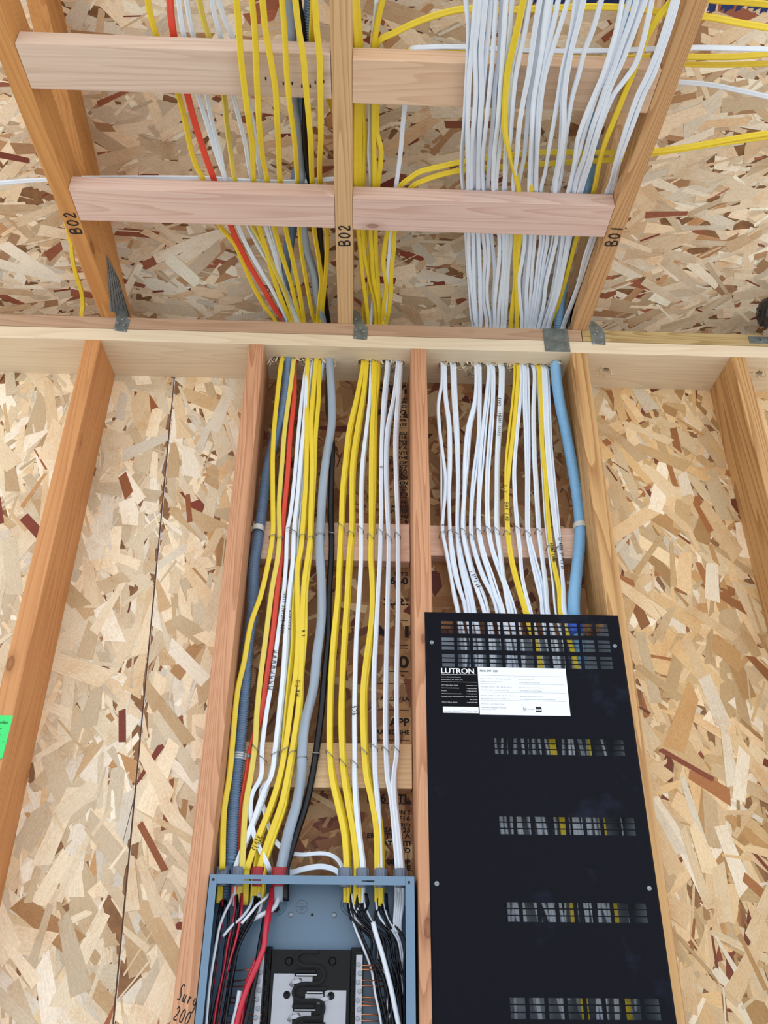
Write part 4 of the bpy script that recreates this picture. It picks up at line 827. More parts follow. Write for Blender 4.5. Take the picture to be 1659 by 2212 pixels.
# tie around the two white cables on the right truss
c = at(1252, 606, z=4.8); mb = MB(); mb.lathe(c-Vector((.0,.05,0)), (0,-1,-.1), [(.33,0),(.35,.02),(.35,.08),(.33,.1)], 12); o = mb.build('cable_tie', M_['clear'], None, loc=c[:]); tag(o, 'small tie round the pair of white cables beside the right truss', 'tie')

# ================================================================== GREY ELECTRICAL PANEL
def Q(x, y, yy): p = zz(Z4, (x, y))[0]; return at(p[0], p[1], y=yy)
TL = at(453.8, 1888.3, y=-.2); TR_ = at(895.2, 1894.5, y=-.2)
PX0, PX1, PZ = TL.x, TR_.x, (TL.z+TR_.z)/2
PB = PZ-30.0                       # foot of the box, below the picture
panel = empty('electrical_panel', ((PX0+PX1)/2, 3.6, PB), 'open grey enamelled electrical panel between two studs, its wires showing', 'electrical panel')
T = .07
mb = MB()
mb.box((PX0, 3.62, PB), (PX1, 3.70, PZ))                                  # back
mb.box((PX0, -.2, PB), (PX0+T, 3.62, PZ)); mb.box((PX1-T, -.2, PB), (PX1, 3.62, PZ))      # sides
mb.box((PX0+T, -.2, PB), (PX1-T, 3.62, PB+T)); 
mb.build('enclosure', M_['boxgrey'], panel)
ztop = MB()                                                              # top wall with openings for the bushings: strips between them
BUSH = [(195,'bushgrey',.42),(308,'bushgrey',.42),(450,'bushred',.42),(600,'bushred',.5),(1058,'bushgrey',.42),(1178,'bushgrey',.4),(1307,'bushgrey',.4),(1447,'bushgrey',.4)]
bx = [Q(b[0], 705, 2.3).x for b in BUSH]
ztop.box((PX0+T, -.2, PZ-T), (PX1-T, 1.8, PZ)); ztop.box((PX0+T, 2.8, PZ-T), (PX1-T, 3.62, PZ))
xs = [PX0+T]+[v for b in bx for v in (b-.42, b+.42)]+[PX1-T]
for i in range(0, len(xs), 2):
    if xs[i+1] > xs[i]: ztop.box((xs[i], 1.8, PZ-T), (xs[i+1], 2.8, PZ))
ztop.build('top_wall', M_['boxgrey'], panel)
lip = MB(); lw = .52
lip.box((PX0+.02, -.28, PB), (PX0+lw, -.205, PZ-.0), .015); lip.box((PX1-lw-.12, -.28, PB), (PX1-.02, -.205, PZ-.0), .015)
lip.build('side_flange', M_['boxgrey'], panel)
lip = MB(); zt_ = PZ; zb_ = Q(800, 815, -.2).z
sl = [(Q(350,785,-.2).x, Q(470,785,-.2).x), (Q(1175,790,-.2).x, Q(1265,790,-.2).x)]
zs0, zs1 = Q(400,790,-.2).z, Q(400,778,-.2).z
lip.box((PX0+lw+.01, -.28, zs1), (PX1-lw-.13, -.205, zt_)); lip.box((PX0+lw+.01, -.28, zb_), (PX1-lw-.13, -.205, zs0))
cur = PX0+lw+.01
for a, b in sl: lip.box((cur, -.28, zs0), (a, -.205, zs1)); cur = b
lip.box((cur, -.28, zs0), (PX1-lw-.13, -.205, zs1))
lip.build('top_flange', M_['boxgrey'], panel)
for (x, y) in ((132,780),(1507,800)):
    c = Q(x, y, -.29); mb = MB(); mb.lathe(c, (0,-1,0), [(.09,0),(.09,.012)], 12); mb.build('screw_hole', M_['ink'], panel)
for (x, y) in ((237, 0),): pass
# bushings on the top
for i, (bxp, key, r) in enumerate(BUSH):
    c = Vector((bx[i], 2.3, PZ-.55)); mb = MB()
    mb.lathe(c, (0,0,1), [(r-.08,0),(r,0),(r,.5),(r+.1,.56),(r+.1,.72),(r+.04,.75),(r+.06,1.25),(r,1.3),(r-.1,1.3),(r-.1,.0)], 22)
    for k in range(6):
        a = k*math.pi/3; mb.box((c.x+(r+.04)*math.cos(a)-.05, c.y+(r+.04)*math.sin(a)-.05, c.z+.72), (c.x+(r+.04)*math.cos(a)+.05, c.y+(r+.04)*math.sin(a)+.05, c.z+1.24))
    tag(mb.build('cable_bushing', M_[key], None, loc=c[:]), '%s %s plastic bushing from the left on top of the grey panel' % (ORD[i], 'grey' if 'grey' in key else 'red'), 'bushing', 'bushings on the grey panel')
# pressed features of the back
yb = 3.6
mb = MB()
for r in (.42, .40):
    pass
c = Q(755, 972, yb); mb = MB(); mb.sweep([c+Vector((.42*math.cos(a), 0, .42*math.sin(a))) for a in [2*math.pi*k/28 for k in range(29)]], circ(.022, 5), hint=Vector((0,-1,0)))
for a, b in (((-.38,.0),(.38,.0)), ((0,.0),(0,-.4)), ((-.14,.18),(.14,.18)), ((-.22,-.1),(.22,-.1)), ((-.12,-.2),(.12,-.2))):
    mb.sweep([c+Vector((a[0],0,a[1])), c+Vector((b[0],0,b[1]))], circ(.02, 5), hint=Vector((0,-1,0)))
mb.build('earth_symbol', M_['bushgrey'], panel)
for (x, y, r, key) in ((678,1028,.13,'galv'),(828,1028,.1,'ink'),(982,1030,.13,'galv'),(575,985,.24,'ink')):
    c = Q(x, y, yb); mb = MB(); mb.lathe(c, (0,-1,0), [(r*1.4,0),(r*1.4,.015),(r,.05),(.001,.055)] if key == 'galv' else [(r,.0),(r,.014)], 14); mb.build('dimple' if key == 'galv' else 'knockout', M_[key], panel)
for (x, y) in ((575,955),(1100,955)):
    c = Q(x, y, yb)
    for r in (.75, .58): 
        mb = MB(); mb.sweep([c+Vector((r*math.cos(a), 0, r*math.sin(a))) for a in [2*math.pi*k/30 for k in range(31)]], circ(.03, 5), hint=Vector((0,-1,0))); mb.build('knockout_ring', M_['boxgrey'], panel)
# bus assembly
yf = 2.3
c0 = Q(545, 1270, yf); c1 = Q(1100, 1270, yf); r0 = Q(482, 1250, yf); r1 = Q(1175, 1255, yf)
mb = MB(); mb.box((c0.x, yf, PB+4), (c1.x, 3.55, c0.z), .04); mb.build('bus_base', M_['plastic'], panel)
for (xa, xb) in ((r0.x, c0.x-.03), (c1.x+.03, r1.x)):
    mb = MB(); mb.box((xa, yf+.25, PB+4), (xb, 3.55, r0.z), .03)
    zc = r0.z-.3
    while zc > PB+5:
        mb.box((xa+.12, yf-.02, zc-.5), (xb-.12, yf+.28, zc-.12), .02); zc -= .62
    mb.build('side_rail', M_['plastic'], panel)
pl = MB(); a = Q(557,1440,yf-.1); b = Q(705,1440,yf-.1); pl.box((a.x, yf-.12, PB+5), (b.x, yf-.03, a.z), .02); pl.build('bus_plate', M_['alu'], panel)
pl = MB(); a = Q(915,1558,yf-.1); b = Q(1068,1558,yf-.1); pl.box((a.x, yf-.12, PB+5), (b.x, yf-.03, a.z), .02); pl.build('bus_plate', M_['alu'], panel)
for k in range(8):                                                   # stab fingers, alternating sides
    yy = 1440+k*121
    xa, xb = ((706, 832) if k % 2 == 0 else (786, 912))
    p = Q(xa, 1440, yf-.1); q_ = Q(xb, 1440, yf-.1); z0 = Q(800, 1440, yf-.1).z-k*(Q(800,1440,yf-.1).z-Q(800,1561,yf-.1).z)
    mb = MB(); mb.box((p.x, yf-.2, z0-.62), (q_.x, yf-.06, z0-.18), .02)
    mb.box((p.x+.12, yf-.75, z0-.12), (q_.x+.3 if k%2==0 else q_.x-.05, yf-.06, z0-.04), .01)
    mb.build('breaker_stab', M_['alu'], panel)
    cl_ = MB(); cx = p.x if k % 2 == 0 else q_.x-.1
    cl_.sweep(smooth_path([Vector((cx-.25, yf-.15, z0-.75)), Vector((cx-.1, yf-.32, z0-.55)), Vector((cx+.35, yf-.34, z0-.42)), Vector((cx+.45, yf-.2, z0-.32))], 4), [(-.12,-.02),(.12,-.02),(.12,.02),(-.12,.02)], hint=Vector((0,-1,0))); cl_.build('stab_clip', M_['alu'], panel)
    rd = MB(); rd.box((p.x-.05, yf-.42, z0+.0), (q_.x+.2, yf-.0, z0+.22), .03); rd.build('stab_guard', M_['plastic'], panel)
def serp(dy):
    pts = [(870,1290),(800,1284),(757,1292),(725,1315),(718,1345),(740,1375),(790,1388),(870,1390),(905,1415),(912,1455),(893,1495),(850,1508),(760,1510),(712,1530),(694,1570),(705,1608),(750,1624),(865,1628),(903,1650),(912,1690),(893,1735),(850,1750),(760,1752),(712,1772),(694,1812),(705,1850),(750,1866),(865,1870),(903,1892),(912,1932),(893,1975),(850,1990)]
    return smooth_path([Q(x, y+dy, yf-.2) for x, y in pts], 5)
mb = MB(); mb.sweep(serp(0), [(-.09,-.3),(.09,-.3),(.09,.25),(-.09,.25)], hint=Vector((0,-1,0))); mb.build('insulating_ridge', M_['plastic'], panel)
for (x, y) in ((665,1355),(970,1355),(650,1590),(960,1597)):
    c = Q(x, y, yf-.02); mb = MB(); mb.lathe(c, (0,-1,0), [(.26,-.1),(.26,.1),(.2,.16),(.001,.17)] if y < 1500 else [(.24,0),(.24,.16),(.19,.17),(.001,.1)], 18); mb.build('rivet', M_['plastic'], panel)
# neutral bars with screws
for (xt, yt, xb, yb_, dx, nm) in ((470,1300,430,1800,.5,0),(1160,1308,1150,1800,.5,1)):
    a = Q(xt, yt, 1.5); x_ = (Q(xt, yt, 1.5).x+Q(xb, yb_, 1.5).x)/2 if nm else a.x
    t = []
    mb = MB(); mb.box((x_-.22, 1.4, PB+5), (x_+.22, 1.85, a.z), .03); nb = mb.build('neutral_bar', M_['alu'], panel)
    z_ = a.z-.6; k = 0
    while z_ > PB+5.5:
        mb = MB(); mb.lathe((x_+(.06 if k%2 else -.06), 1.42, z_), (0,-1,0), [(.13,0),(.15,.1),(.13,.14),(.001,.15)], 12)
        mb.box((x_-.16+(.06 if k%2 else -.06), 1.26, z_-.02), (x_+.16+(.06 if k%2 else -.06), 1.275, z_+.02)); mb.build('bar_screw', M_['galv'], nb)
        z_ -= .52; k += 1
    mb = MB(); mb.box((x_-.3, 1.9, PB+5), (x_+.3, 2.55, a.z+.2), .03); mb.build('bar_support', M_['plastic'], panel)

# ---------------- wires inside the panel
def wire(name, key, r, pts, ys, label, group=None, cat='wire', k=5):
    if pts[-1][1] >= 1790:                       # goes on down to the foot of the box
        ys = (list(ys) if isinstance(ys, (list, tuple)) else [ys]*len(pts)); ys = ys+[ys[-1]]; pts = list(pts)+[(pts[-1][0]+(pts[-1][0]-pts[-2][0])*.6, 2260)]
    P = [Q(x, y, ys[i] if isinstance(ys, (list, tuple)) else ys) for i, (x, y) in enumerate(pts)]
    P = smooth_path(P, k); mb = MB(); mb.sweep(P, circ(r, 8), hint=Vector((.2,-1,.1)))
    o = mb.build(name, M_[key], None, smooth=True, loc=P[0][:]); tag(o, label, cat, group); return o
wire('red_wire', 'wirered', .19, [(552,835),(545,900),(522,1000),(500,1130),(488,1250),(440,1380),(380,1520),(330,1660),(295,1800),(280,1860)], [2.3,2,1.4,.9,.7,.5,.5,.5,.6,.6], 'thick red wire sweeping down the left of the grey panel')
wire('red_wire', 'wirered', .17, [(566,840),(556,920),(532,1020),(505,1150),(480,1260),(425,1370),(385,1470),(350,1600),(330,1800),(322,1860)], [2.4,2.2,1.7,1.2,1.1,1.0,1,1,1,1], 'second thick red wire, behind the first one')
wire('black_wire', 'wireblack', .19, [(500,1020),(480,1150),(462,1250),(445,1360),(425,1480),(395,1620),(355,1800),(345,1860)], [1.8,1.3,1,.9,.8,.8,.8,.8], 'thick black wire beside the thick red wires')
wire('white_wire', 'wirewhite', .18, [(585,840),(588,900),(570,960),(530,1000),(470,1030),(400,1065),(340,1100)], [2.3,2.1,1.9,1.7,1.6,1.8,2.2], 'thick white wire curving left below the wide red bushing')
wire('white_wire', 'wirewhite', .13, [(450,880),(468,930),(455,1000),(420,1040),(370,1080)], [2.2,2,1.8,1.9,2.2], 'white wire with a hooked bend below the first red bushing')
wire('white_wire', 'wirewhite', .17, [(1255,1080),(1275,1160),(1315,1290),(1350,1420),(1385,1560),(1410,1680),(1435,1800),(1445,1860)], [.8,.7,.6,.5,.5,.5,.5,.5], 'thick white wire slanting over the black ones on the right')
wire('white_wire', 'wirewhite', .17, [(320,1560),(300,1680),(275,1790),(265,1860)], [1,1,1,1], 'short white wire behind the thick red one at bottom left')
random.seed(21)
left = [('wirered',[(198,925),(200,1000),(185,1140),(160,1280),(135,1500),(95,1700),(75,1860)]),('wireblack',[(215,925),(238,1000),(235,1120),(215,1260),(195,1450),(150,1650),(110,1860)]),
 ('wirered',[(288,890),(290,960),(270,1080),(235,1230),(210,1400),(165,1620),(130,1860)]),('wirered',[(333,880),(330,1000),(310,1120),(285,1230),(240,1380),(190,1600),(160,1860)]),
 ('wireblack',[(300,890),(300,980),(285,1090),(255,1230),(225,1400),(185,1620),(150,1860)]),('wireblack',[(410,900),(400,980),(350,1090),(300,1200),(270,1350),(235,1560),(190,1860)]),
 ('wireblack',[(425,900),(425,980),(375,1090),(320,1200),(285,1380),(250,1600),(205,1860)]),('wirewhite',[(268,880),(250,940),(215,1010),(180,1100),(150,1250),(110,1500),(80,1860)]),
 ('wirewhite',[(412,900),(390,970),(340,1040),(260,1110),(200,1180)]),
 ('wirewhite',[(520,880),(500,910),(470,935),(440,960),(400,1010),(330,1090)]),('wireblack',[(190,930),(165,1050),(150,1200),(130,1400),(100,1600),(85,1860)]),
 ('wireblack',[(330,900),(320,1010),(290,1130),(255,1300),(215,1480),(170,1700),(140,1860)]),('wireblack',[(440,900),(435,980),(400,1080),(350,1170),(300,1270),(262,1450),(222,1700),(190,1860)]),
 ('wireblack',[(205,930),(190,1060),(168,1220),(140,1420),(112,1650),(95,1860)]),('wireblack',[(460,900),(450,960),(415,1050),(365,1140),(310,1260),(275,1420),(240,1620),(210,1860)])]
for i, (k, p) in enumerate(left):
    nm = {'wirered':'red_wire','wireblack':'black_wire','wirewhite':'white_wire'}[k]; cl_ = nm.split('_')[0]
    wire(nm, k, .095 if k != 'wirewhite' else .1, p, [2.2]+[2.0-.1*(i%5)-.12*j for j in range(1, len(p))], 'thin %s wire in the loose bunch along the left side of the grey panel' % cl_, 'thin %s wires on the left in the grey panel' % cl_)
starts = [1085,1100,1130,1150,1170,1185,1205,1275,1290,1310,1330,1345]
for i in range(28):
    key = 'wirewhite' if i % 5 == 0 or i in (22,) else 'wireblack'
    x0 = starts[i % 12]+random.uniform(-6, 6); e_ = 1290+ (x0-1085)*.62+random.uniform(-15, 30)
    if i in (0, 1, 2): pts = [(x0,880),(1090+i*10,980),(1130+i*12,1120),(1195+i*14,1280),(1245+i*14,1420),(1270+i*18,1580),(1300+i*20,1720),(1320+i*22,1860)]
    else:
        m1 = x0+random.uniform(-20, 50); m2 = x0+(e_-x0)*.5+random.uniform(20, 75); pts = [(x0,880),(x0+random.uniform(-12,18),950),(m1,1050),(m2,1200),(m2+random.uniform(0,40),1340),(e_+random.uniform(10,70),1500),(e_+random.uniform(30,90),1660),(e_+random.uniform(20,100),1860)]
        pts = [(min(x, 1475), y) for x, y in pts]
    nm = 'white_wire' if key == 'wirewhite' else 'black_wire'; cl_ = nm.split('_')[0]
    d0 = random.uniform(.9, 2.2); wire(nm, key, .085, pts, [2.3, 2.2]+[2.2-(2.2-d0)*min(1, .25*j) for j in range(1, len(pts)-1)], 'thin %s wire in the tangled bunch along the right side of the grey panel' % cl_, 'thin %s wires on the right in the grey panel' % cl_)
for i in range(4):
    x0 = 1420+i*16
    wire('white_cable', 'wirewhite', .12, [(x0,830),(x0,900),(x0-8,980),(1405+i*14,1090),(1400+i*16,1150)], [2.3,2.1,1.9,1.8,1.9], '%s white cable end dropping from the rightmost grey bushing inside the panel' % ('leftmost','second','third','rightmost')[i], 'white cable ends inside the grey panel', 'cable')
# bare earth wires to the bars
for i, y in enumerate((1412,1484,1527,1606,1641,1732,1776)):
    wire('copper_wire', 'copper', .045, [(470,y-2),(400,y+random.uniform(-6,2)),(320,y+6),(240-i*8,y+random.uniform(2,14))], [1.5,1.6,1.9,2.4], '%s visible bare copper wire from the top at the left neutral bar' % ORD[i], 'bare copper wires at the left bar')
for i, y in enumerate((1385,1412,1490,1528,1606,1640,1664,1730,1772)):
    wire('copper_wire', 'copper', .045, [(1165,y),(1220,y+random.uniform(-6,4)),(1290,y+4),(1345,y+random.uniform(0,12))], [1.5,1.6,1.9,2.3], '%s visible bare copper wire from the top at the right neutral bar' % ORD[i], 'bare copper wires at the right bar')
# ================================================================== BLACK VENTED CABINET
CX0 = at(917.2, 1320.4, y=-.12).x; CX1 = at(1335.7, 1329.8, y=-.12).x; CZT = (at(917.2, 1320.4, y=-.12).z+at(1335.7, 1329.8, y=-.12).z)/2; CZB = CZT-59
cab = empty('dimming_cabinet', ((CX0+CX1)/2, 3, CZB), 'black vented dimmer cabinet with rating labels between the two right studs', 'dimmer cabinet')
mb = MB(); mb.box((1.56, 3.7, CZB), (15.94, 3.76, CZT-.4)); mb.build('enclosure_back', M_['inbox'], cab)
mb = MB(); mb.box((1.56, .05, CZB), (1.62, 3.7, CZT-.4)); mb.box((15.88, .05, CZB), (15.94, 3.7, CZT-.4)); mb.box((1.62, .05, CZB), (15.88, 3.7, CZB+.06)); mb.build('enclosure_side', M_['inbox'], cab)
mb = MB(); mb.box((1.62, .05, CZT-.46), (15.88, .7, CZT-.4)); mb.build('enclosure_lip', M_['inbox'], cab)
# perforated cover: horizontal bands, slots are real openings
cols = [(CX0+1.32+1.265*i, CX0+1.32+1.265*i+1.0) for i in range(11)]
rows = []
def zband(zt, zb, i0): 
    h = (zt-zb); s = (h-.16)/3
    for k in range(3): rows.append((zt-k*(s+.08), zt-k*(s+.08)-s, i0))
zband(-28.78, -29.85, 0); zband(-30.2, -31.22, 0); zband(-31.58, -32.62, 0)
for (a, b) in ((-38.16,-39.37),(-43.79,-45.0),(-49.4,-50.6),(-55.05,-56.25),(-60.7,-61.9),(-66.3,-67.5),(-72,-73.2),(-77.6,-78.8)): zband(a, b, 3)
V = []; F = []
Yf, Yb = -.16, -.10
def quad(a, b, c, d):
    n = len(V); V.extend([a, b, c, d]); F.append((n, n+1, n+2, n+3))
def panelrect(x0, x1, z0, z1):
    quad((x0,Yf,z0),(x1,Yf,z0),(x1,Yf,z1),(x0,Yf,z1)); quad((x0,Yb,z1),(x1,Yb,z1),(x1,Yb,z0),(x0,Yb,z0))
zc = CZT-.12
for (zt, zb, i0) in rows:
    panelrect(CX0+.12, CX1-.12, zt, zc)
    cur = CX0+.12
    for (xa, xb) in cols[i0:]:
        panelrect(cur, xa, zb, zt); cur = xb
        quad((xa,Yf,zb),(xa,Yb,zb),(xa,Yb,zt),(xa,Yf,zt)); quad((xb,Yf,zt),(xb,Yb,zt),(xb,Yb,zb),(xb,Yf,zb))
        quad((xa,Yf,zt),(xa,Yb,zt),(xb,Yb,zt),(xb,Yf,zt)); quad((xb,Yf,zb),(xb,Yb,zb),(xa,Yb,zb),(xa,Yf,zb))
    panelrect(cur, CX1-.12, zb, zt); zc = zb
panelrect(CX0+.12, CX1-.12, CZB+.12, zc)
# rolled edge round the cover
x0, x1, z0, z1 = CX0, CX1, CZB, CZT; i_ = .12
for (a, b, c, d) in (((x0,0,z0),(x1,0,z0),(x1-i_,Yf,z0+i_),(x0+i_,Yf,z0+i_)), ((x1,0,z0),(x1,0,z1),(x1-i_,Yf,z1-i_),(x1-i_,Yf,z0+i_)), ((x1,0,z1),(x0,0,z1),(x0+i_,Yf,z1-i_),(x1-i_,Yf,z1-i_)), ((x0,0,z1),(x0,0,z0),(x0+i_,Yf,z0+i_),(x0+i_,Yf,z1-i_))):
    f = lambda p: (p[0], -.04 if p[1] == 0 else p[1], p[2])
    quad(f(a), f(b), f(c), f(d))
cov = link('cover', V, F, M_['cover'], cab)
def VV(fr, x, y, yy=-.165): return at(fr[0]+x/fr[2], fr[1]+y/fr[2], y=yy)
V1 = (900,1300,3.19); V2 = (900,1660,2.765)
for fr, x, y in ((V1,104,280),(V1,1366,305),(V2,120,688),(V2,1389,716)):
    c = VV(fr, x, y); mb = MB(); mb.lathe(c, (0,-1,0), [(.17,0),(.17,.03),(.13,.08),(.05,.09),(.05,.03),(.001,.03)], 16); mb.build('cover_screw', M_['galv'], cab)
# modules and a coil seen through the slots
mb = MB(); random.seed(9)
for (za, zb, i0) in (rows[9:10]+rows[12:13]+rows[15:16]+rows[18:19]+rows[21:22]):
    mb = MB(); mb.box((7.5, 2.9, za-4.2), (15.5, 3.6, za-1.7), .05); mb.build('dimmer_module', M_['plastic'], cab)
mb = MB(); c = VV(V1, 1100, 350, 2.5); mb.sweep([c+Vector((.85*math.cos(a), 0, .85*math.sin(a))) for a in [2*math.pi*k/28 for k in range(29)]], circ(.1, 6), hint=Vector((0,-1,0))); mb.build('knockout_ring', M_['galv'], cab)
mb = MB(); c = VV(V1, 1095, 195, 2.2); mb.lathe(c+Vector((0,0,-.5)), (0,0,1), [(.55,0),(.6,.1),(.6,1.3),(.5,1.4)], 20); o = mb.build('conduit_fitting', plain('bright_blue_plastic', srgb(20,90,220), .35), cab)
# rating labels
def lab_quad(fr, x0, y0, x1, y1, dy): 
    a = VV(fr, x0, y0, dy); b = VV(fr, x1, y1, dy); return a.x, b.x, a.z, b.z
bx0, bx1, bzt, bzb = lab_quad(V1, 160, 447, 424, 768, -.17)
wx0 = VV(V1, 419, 450, -.17).x; wx1 = VV(V1, 1026, 462, -.17).x; wzt = VV(V1, 720, 455, -.17).z; wzb = VV(V1, 740, 782, -.17).z
mb = MB(); mb.box((bx0, -.172, wzb+.05), (wx0-.02, -.162, wzt)); mb.build('black_label', M_['blacklabel'], cab)
mb = MB(); mb.box((wx0, -.174, wzb), (wx1, -.162, wzt)); mb.build('white_label', M_['paper'], cab)
R_, U_ = Vector((1,0,0)), Vector((0,0,1))
bw = wx0-.02-bx0; bh = wzt-(wzb+.05)
def BL(t, u, v, h, w=None, bold=0): return (t, (bx0+bw*u, -.1745, wzt-bh*v), R_, U_, h, w*bw if w else None, bold)
wt_ = [BL('LUTRON', .03, .145, bh*.115, .88, .02), BL('.', .93, .145, .05), BL('Lutron Electronics Co., Inc.', .03, .235, .075, .52), BL('Coopersburg, PA 18036 USA', .03, .295, .075, .57),
       BL('24/7 Help, Aide, Ayuda', .03, .41, .065, .44), BL('www.lutron.com', .68, .41, .065, .28), BL('U.S.A., Canada, & Caribbean', .03, .47, .065, .46), BL('1.800.523.9466', .7, .475, .065, .26),
       BL('Mexico', .03, .53, .065, .13), BL('+1.888.235.2910', .68, .53, .065, .28), BL('America Central, America del Sur', .03, .59, .065, .55), BL('+1.610.282.6701', .68, .59, .065, .28),
       BL('European Union, Union Europeenne', .03, .65, .065, .58), BL('+44.(0)20.7680.4481', .64, .65, .065, .32), BL('800.120.4491', .76, .71, .065, .2), BL('Others, Otros, Autres', .03, .77, .065, .4), BL('+1.610.282.3800', .68, .77, .065, .28)]
lines_ = []
for v in (.17, .335): lines_.append(((bx0+bw*.03,-.1745,wzt-bh*v),(bx0+bw*.96,-.1745,wzt-bh*v),(bx0+bw*.96,-.1745,wzt-bh*v+.018),(bx0+bw*.03,-.1745,wzt-bh*v+.018)))
lines_.append(((bx0+bw*.05,-.1745,wzb+.1),(bx0+bw*.98,-.1745,wzb+.1),(bx0+bw*.98,-.1745,wzb+.1+bh*.13),(bx0+bw*.05,-.1745,wzb+.1+bh*.13)))
lettering(wt_, M_['whiteprint'], cab, 'label_print', boxes=lines_)
ww = wx1-wx0; wh = wzt-wzb
def WL(t, u, v, h, w=None, bold=0): return (t, (wx0+ww*u, -.1755, wzt-wh*v), R_, U_, h, w*ww if w else None, bold)
bl_ = [WL('PD8-59F-120', .025, .1, .16, .2, .02), WL('Input:', .025, .255, .08, .045), WL('120 V~  50 / 60 Hz  20 A', .11, .255, .08, .26), WL('8 DIN power modules Max', .025, .32, .08, .25), WL('Do not block vents', .46, .265, .08, .17), WL('(12 in clearance required).', .46, .33, .08, .235),
       WL('Entrada: 120 V~  50 / 60 Hz  20 A', .025, .43, .08, .35), WL('Max. 8 modulos de potencia DIN', .025, .495, .08, .31), WL('No obstruya los respiraderos', .46, .435, .08, .26), WL('(se requieren 30 cm libres).', .46, .5, .08, .25),
       WL('Entree: 120 V~  50 / 60 Hz  20 A', .025, .61, .08, .36), WL('8 modules de puissance DIN max', .025, .675, .08, .32), WL('Ne pas obstruer les events', .46, .62, .08, .25), WL('(un degagement de 30 cm est necessaire).', .46, .68, .08, .39),
       WL('Enclosure | Caja | Boitier: Type 1', .025, .785, .065, .26), WL('Assembled | Ensamblado | Assemble', .025, .86, .065, .27, .01), WL('U.S.A. | E.U.A. | E.-U.', .025, .9, .065, .16), WL('c', .465, .9, .09), WL('UL', .487, .885, .12, .03, .02), WL('US LISTED', .53, .885, .06, .07, .01), WL('20TC IND. CONT. EQ.', .463, .94, .05, .12)]
bxs = []
for v in (.18, .355, .53, .705): bxs.append(tuple((wx0+ww*a, -.1755, wzt-wh*v+b) for a, b in ((.025,0),(.97,0),(.97,.014),(.025,.014))))
bxs.append(tuple((wx0+ww*a, -.1755, wzt-wh*b) for a, b in ((.62,.93),(.685,.93),(.685,.82),(.62,.82))))
lettering(bl_, M_['ink'], cab, 'label_print', boxes=bxs)
mb = MB(); c = (wx0+ww*.5, -.1755, wzt-wh*.865); mb.sweep([Vector(c)+Vector((.13*math.cos(a), 0, .13*math.sin(a))) for a in [2*math.pi*k/22 for k in range(23)]], circ(.011, 4), hint=Vector((0,-1,0))); mb.build('listing_ring', M_['ink'], cab)
lettering([('NOM', (wx0+ww*.626, -.177, wzt-wh*.905), R_, U_, .13, ww*.053, .04)], M_['paper'], cab, 'label_mark')
lettering([('saving energy', (bx0+bw*.08, -.177, wzb+.17), R_, U_, .1, bw*.42), ('since 1961', (bx0+bw*.66, -.177, wzb+.17), R_, U_, .1, bw*.3)], M_['bluegrey'], cab, 'label_print',
          boxes=[tuple((bx0+bw*a, -.177, wzb+b) for a, b in ((.53,.14),(.6,.14),(.6,.16),(.53,.16))), tuple((bx0+bw*a, -.177, wzb+b) for a, b in ((.53,.14),(.54,.14),(.54,.32),(.53,.32))), tuple((bx0+bw*a, -.177, wzb+b) for a, b in ((.53,.31),(.63,.31),(.63,.33),(.53,.33)))])

# ================================================================== STEEL CONNECTORS
def plate_poly(name, pts, y0, label, group, holes=(), fr=None, marks=None, key='tie'):
    """pts: (px, py, y) corners of a bent strap"""
    P = [at(p[0], p[1], y=p[2]) for p in pts]
    c = sum(P, Vector())/len(P); t = empty(name, (c.x, 0, c.z), label, 'bracket', group)
    mb = MB(); mb.prism(P, (0, -.05, 0)); mb.build('strap_plate', M_[key], t)
    for h in holes:
        p = at(h[0], h[1], y=h[2] if len(h) > 2 else y0-.05); mb = MB(); mb.lathe(p, (0,-1,0), [(.15,0),(.14,.05),(.08,.09),(.001,.1)], 12); mb.build('nail_head', M_['galv'], t)
    return t
Ty = (750,480,8.507)
def Tp(*pts): return [(Ty[0]+x/Ty[2], Ty[1]+y/Ty[2], yy) for x, y, yy in pts]
base = Tp((110,1615,.25),(170,1620,.3),(235,1700,.1),(310,1875,-.02),(378,1935,-.02),(380,1985,-.02),(365,2150,-.02),(340,2162,-.02),(115,2142,-.02),(120,2000,-.02),(135,1925,-.02),(92,1800,.1))
hol = Tp((150,2110,-.06),(325,2125,-.06),(160,1975,-.06),(245,1945,-.06),(310,2005,-.06),(155,1780,.1))
def moved(L, dx, dy): return [(x+dx, y+dy, yy) for x, y, yy in L]
plate_poly('hurricane_tie', base, -.02, 'zinc hurricane tie at the foot of the middle truss', 'hurricane ties on the top plate', hol)
plate_poly('hurricane_tie', [(248,654,.25),(263,655,.3),(272,672,.1),(275,690,-.02),(281,691,-.02),(273,717,-.02),(246,714,-.02),(252,686,-.02),(247,675,.1)], -.02, 'zinc hurricane tie at the foot of the left truss', 'hurricane ties on the top plate', [(250,711,-.06),(270,714,-.06),(254,697,-.06),(265,690,-.06),(268,702,-.06)])
plate_poly('hurricane_tie', [(1278,692,.2),(1293,703,.05),(1306,719,-.02),(1308,745,-.02),(1279,743,-.02),(1275,712,-.02),(1270,700,.15)], -.02, 'zinc hurricane tie at the foot of the right truss', 'hurricane ties on the top plate', [(1282,741,-.06),(1301,742,-.06),(1285,722,-.06),(1290,717,-.06),(1299,728,-.06)])
a = at(1172, 711, y=-.02); b = at(1229, 736, y=-.02); c_ = at(1232, 762, y=-.02)
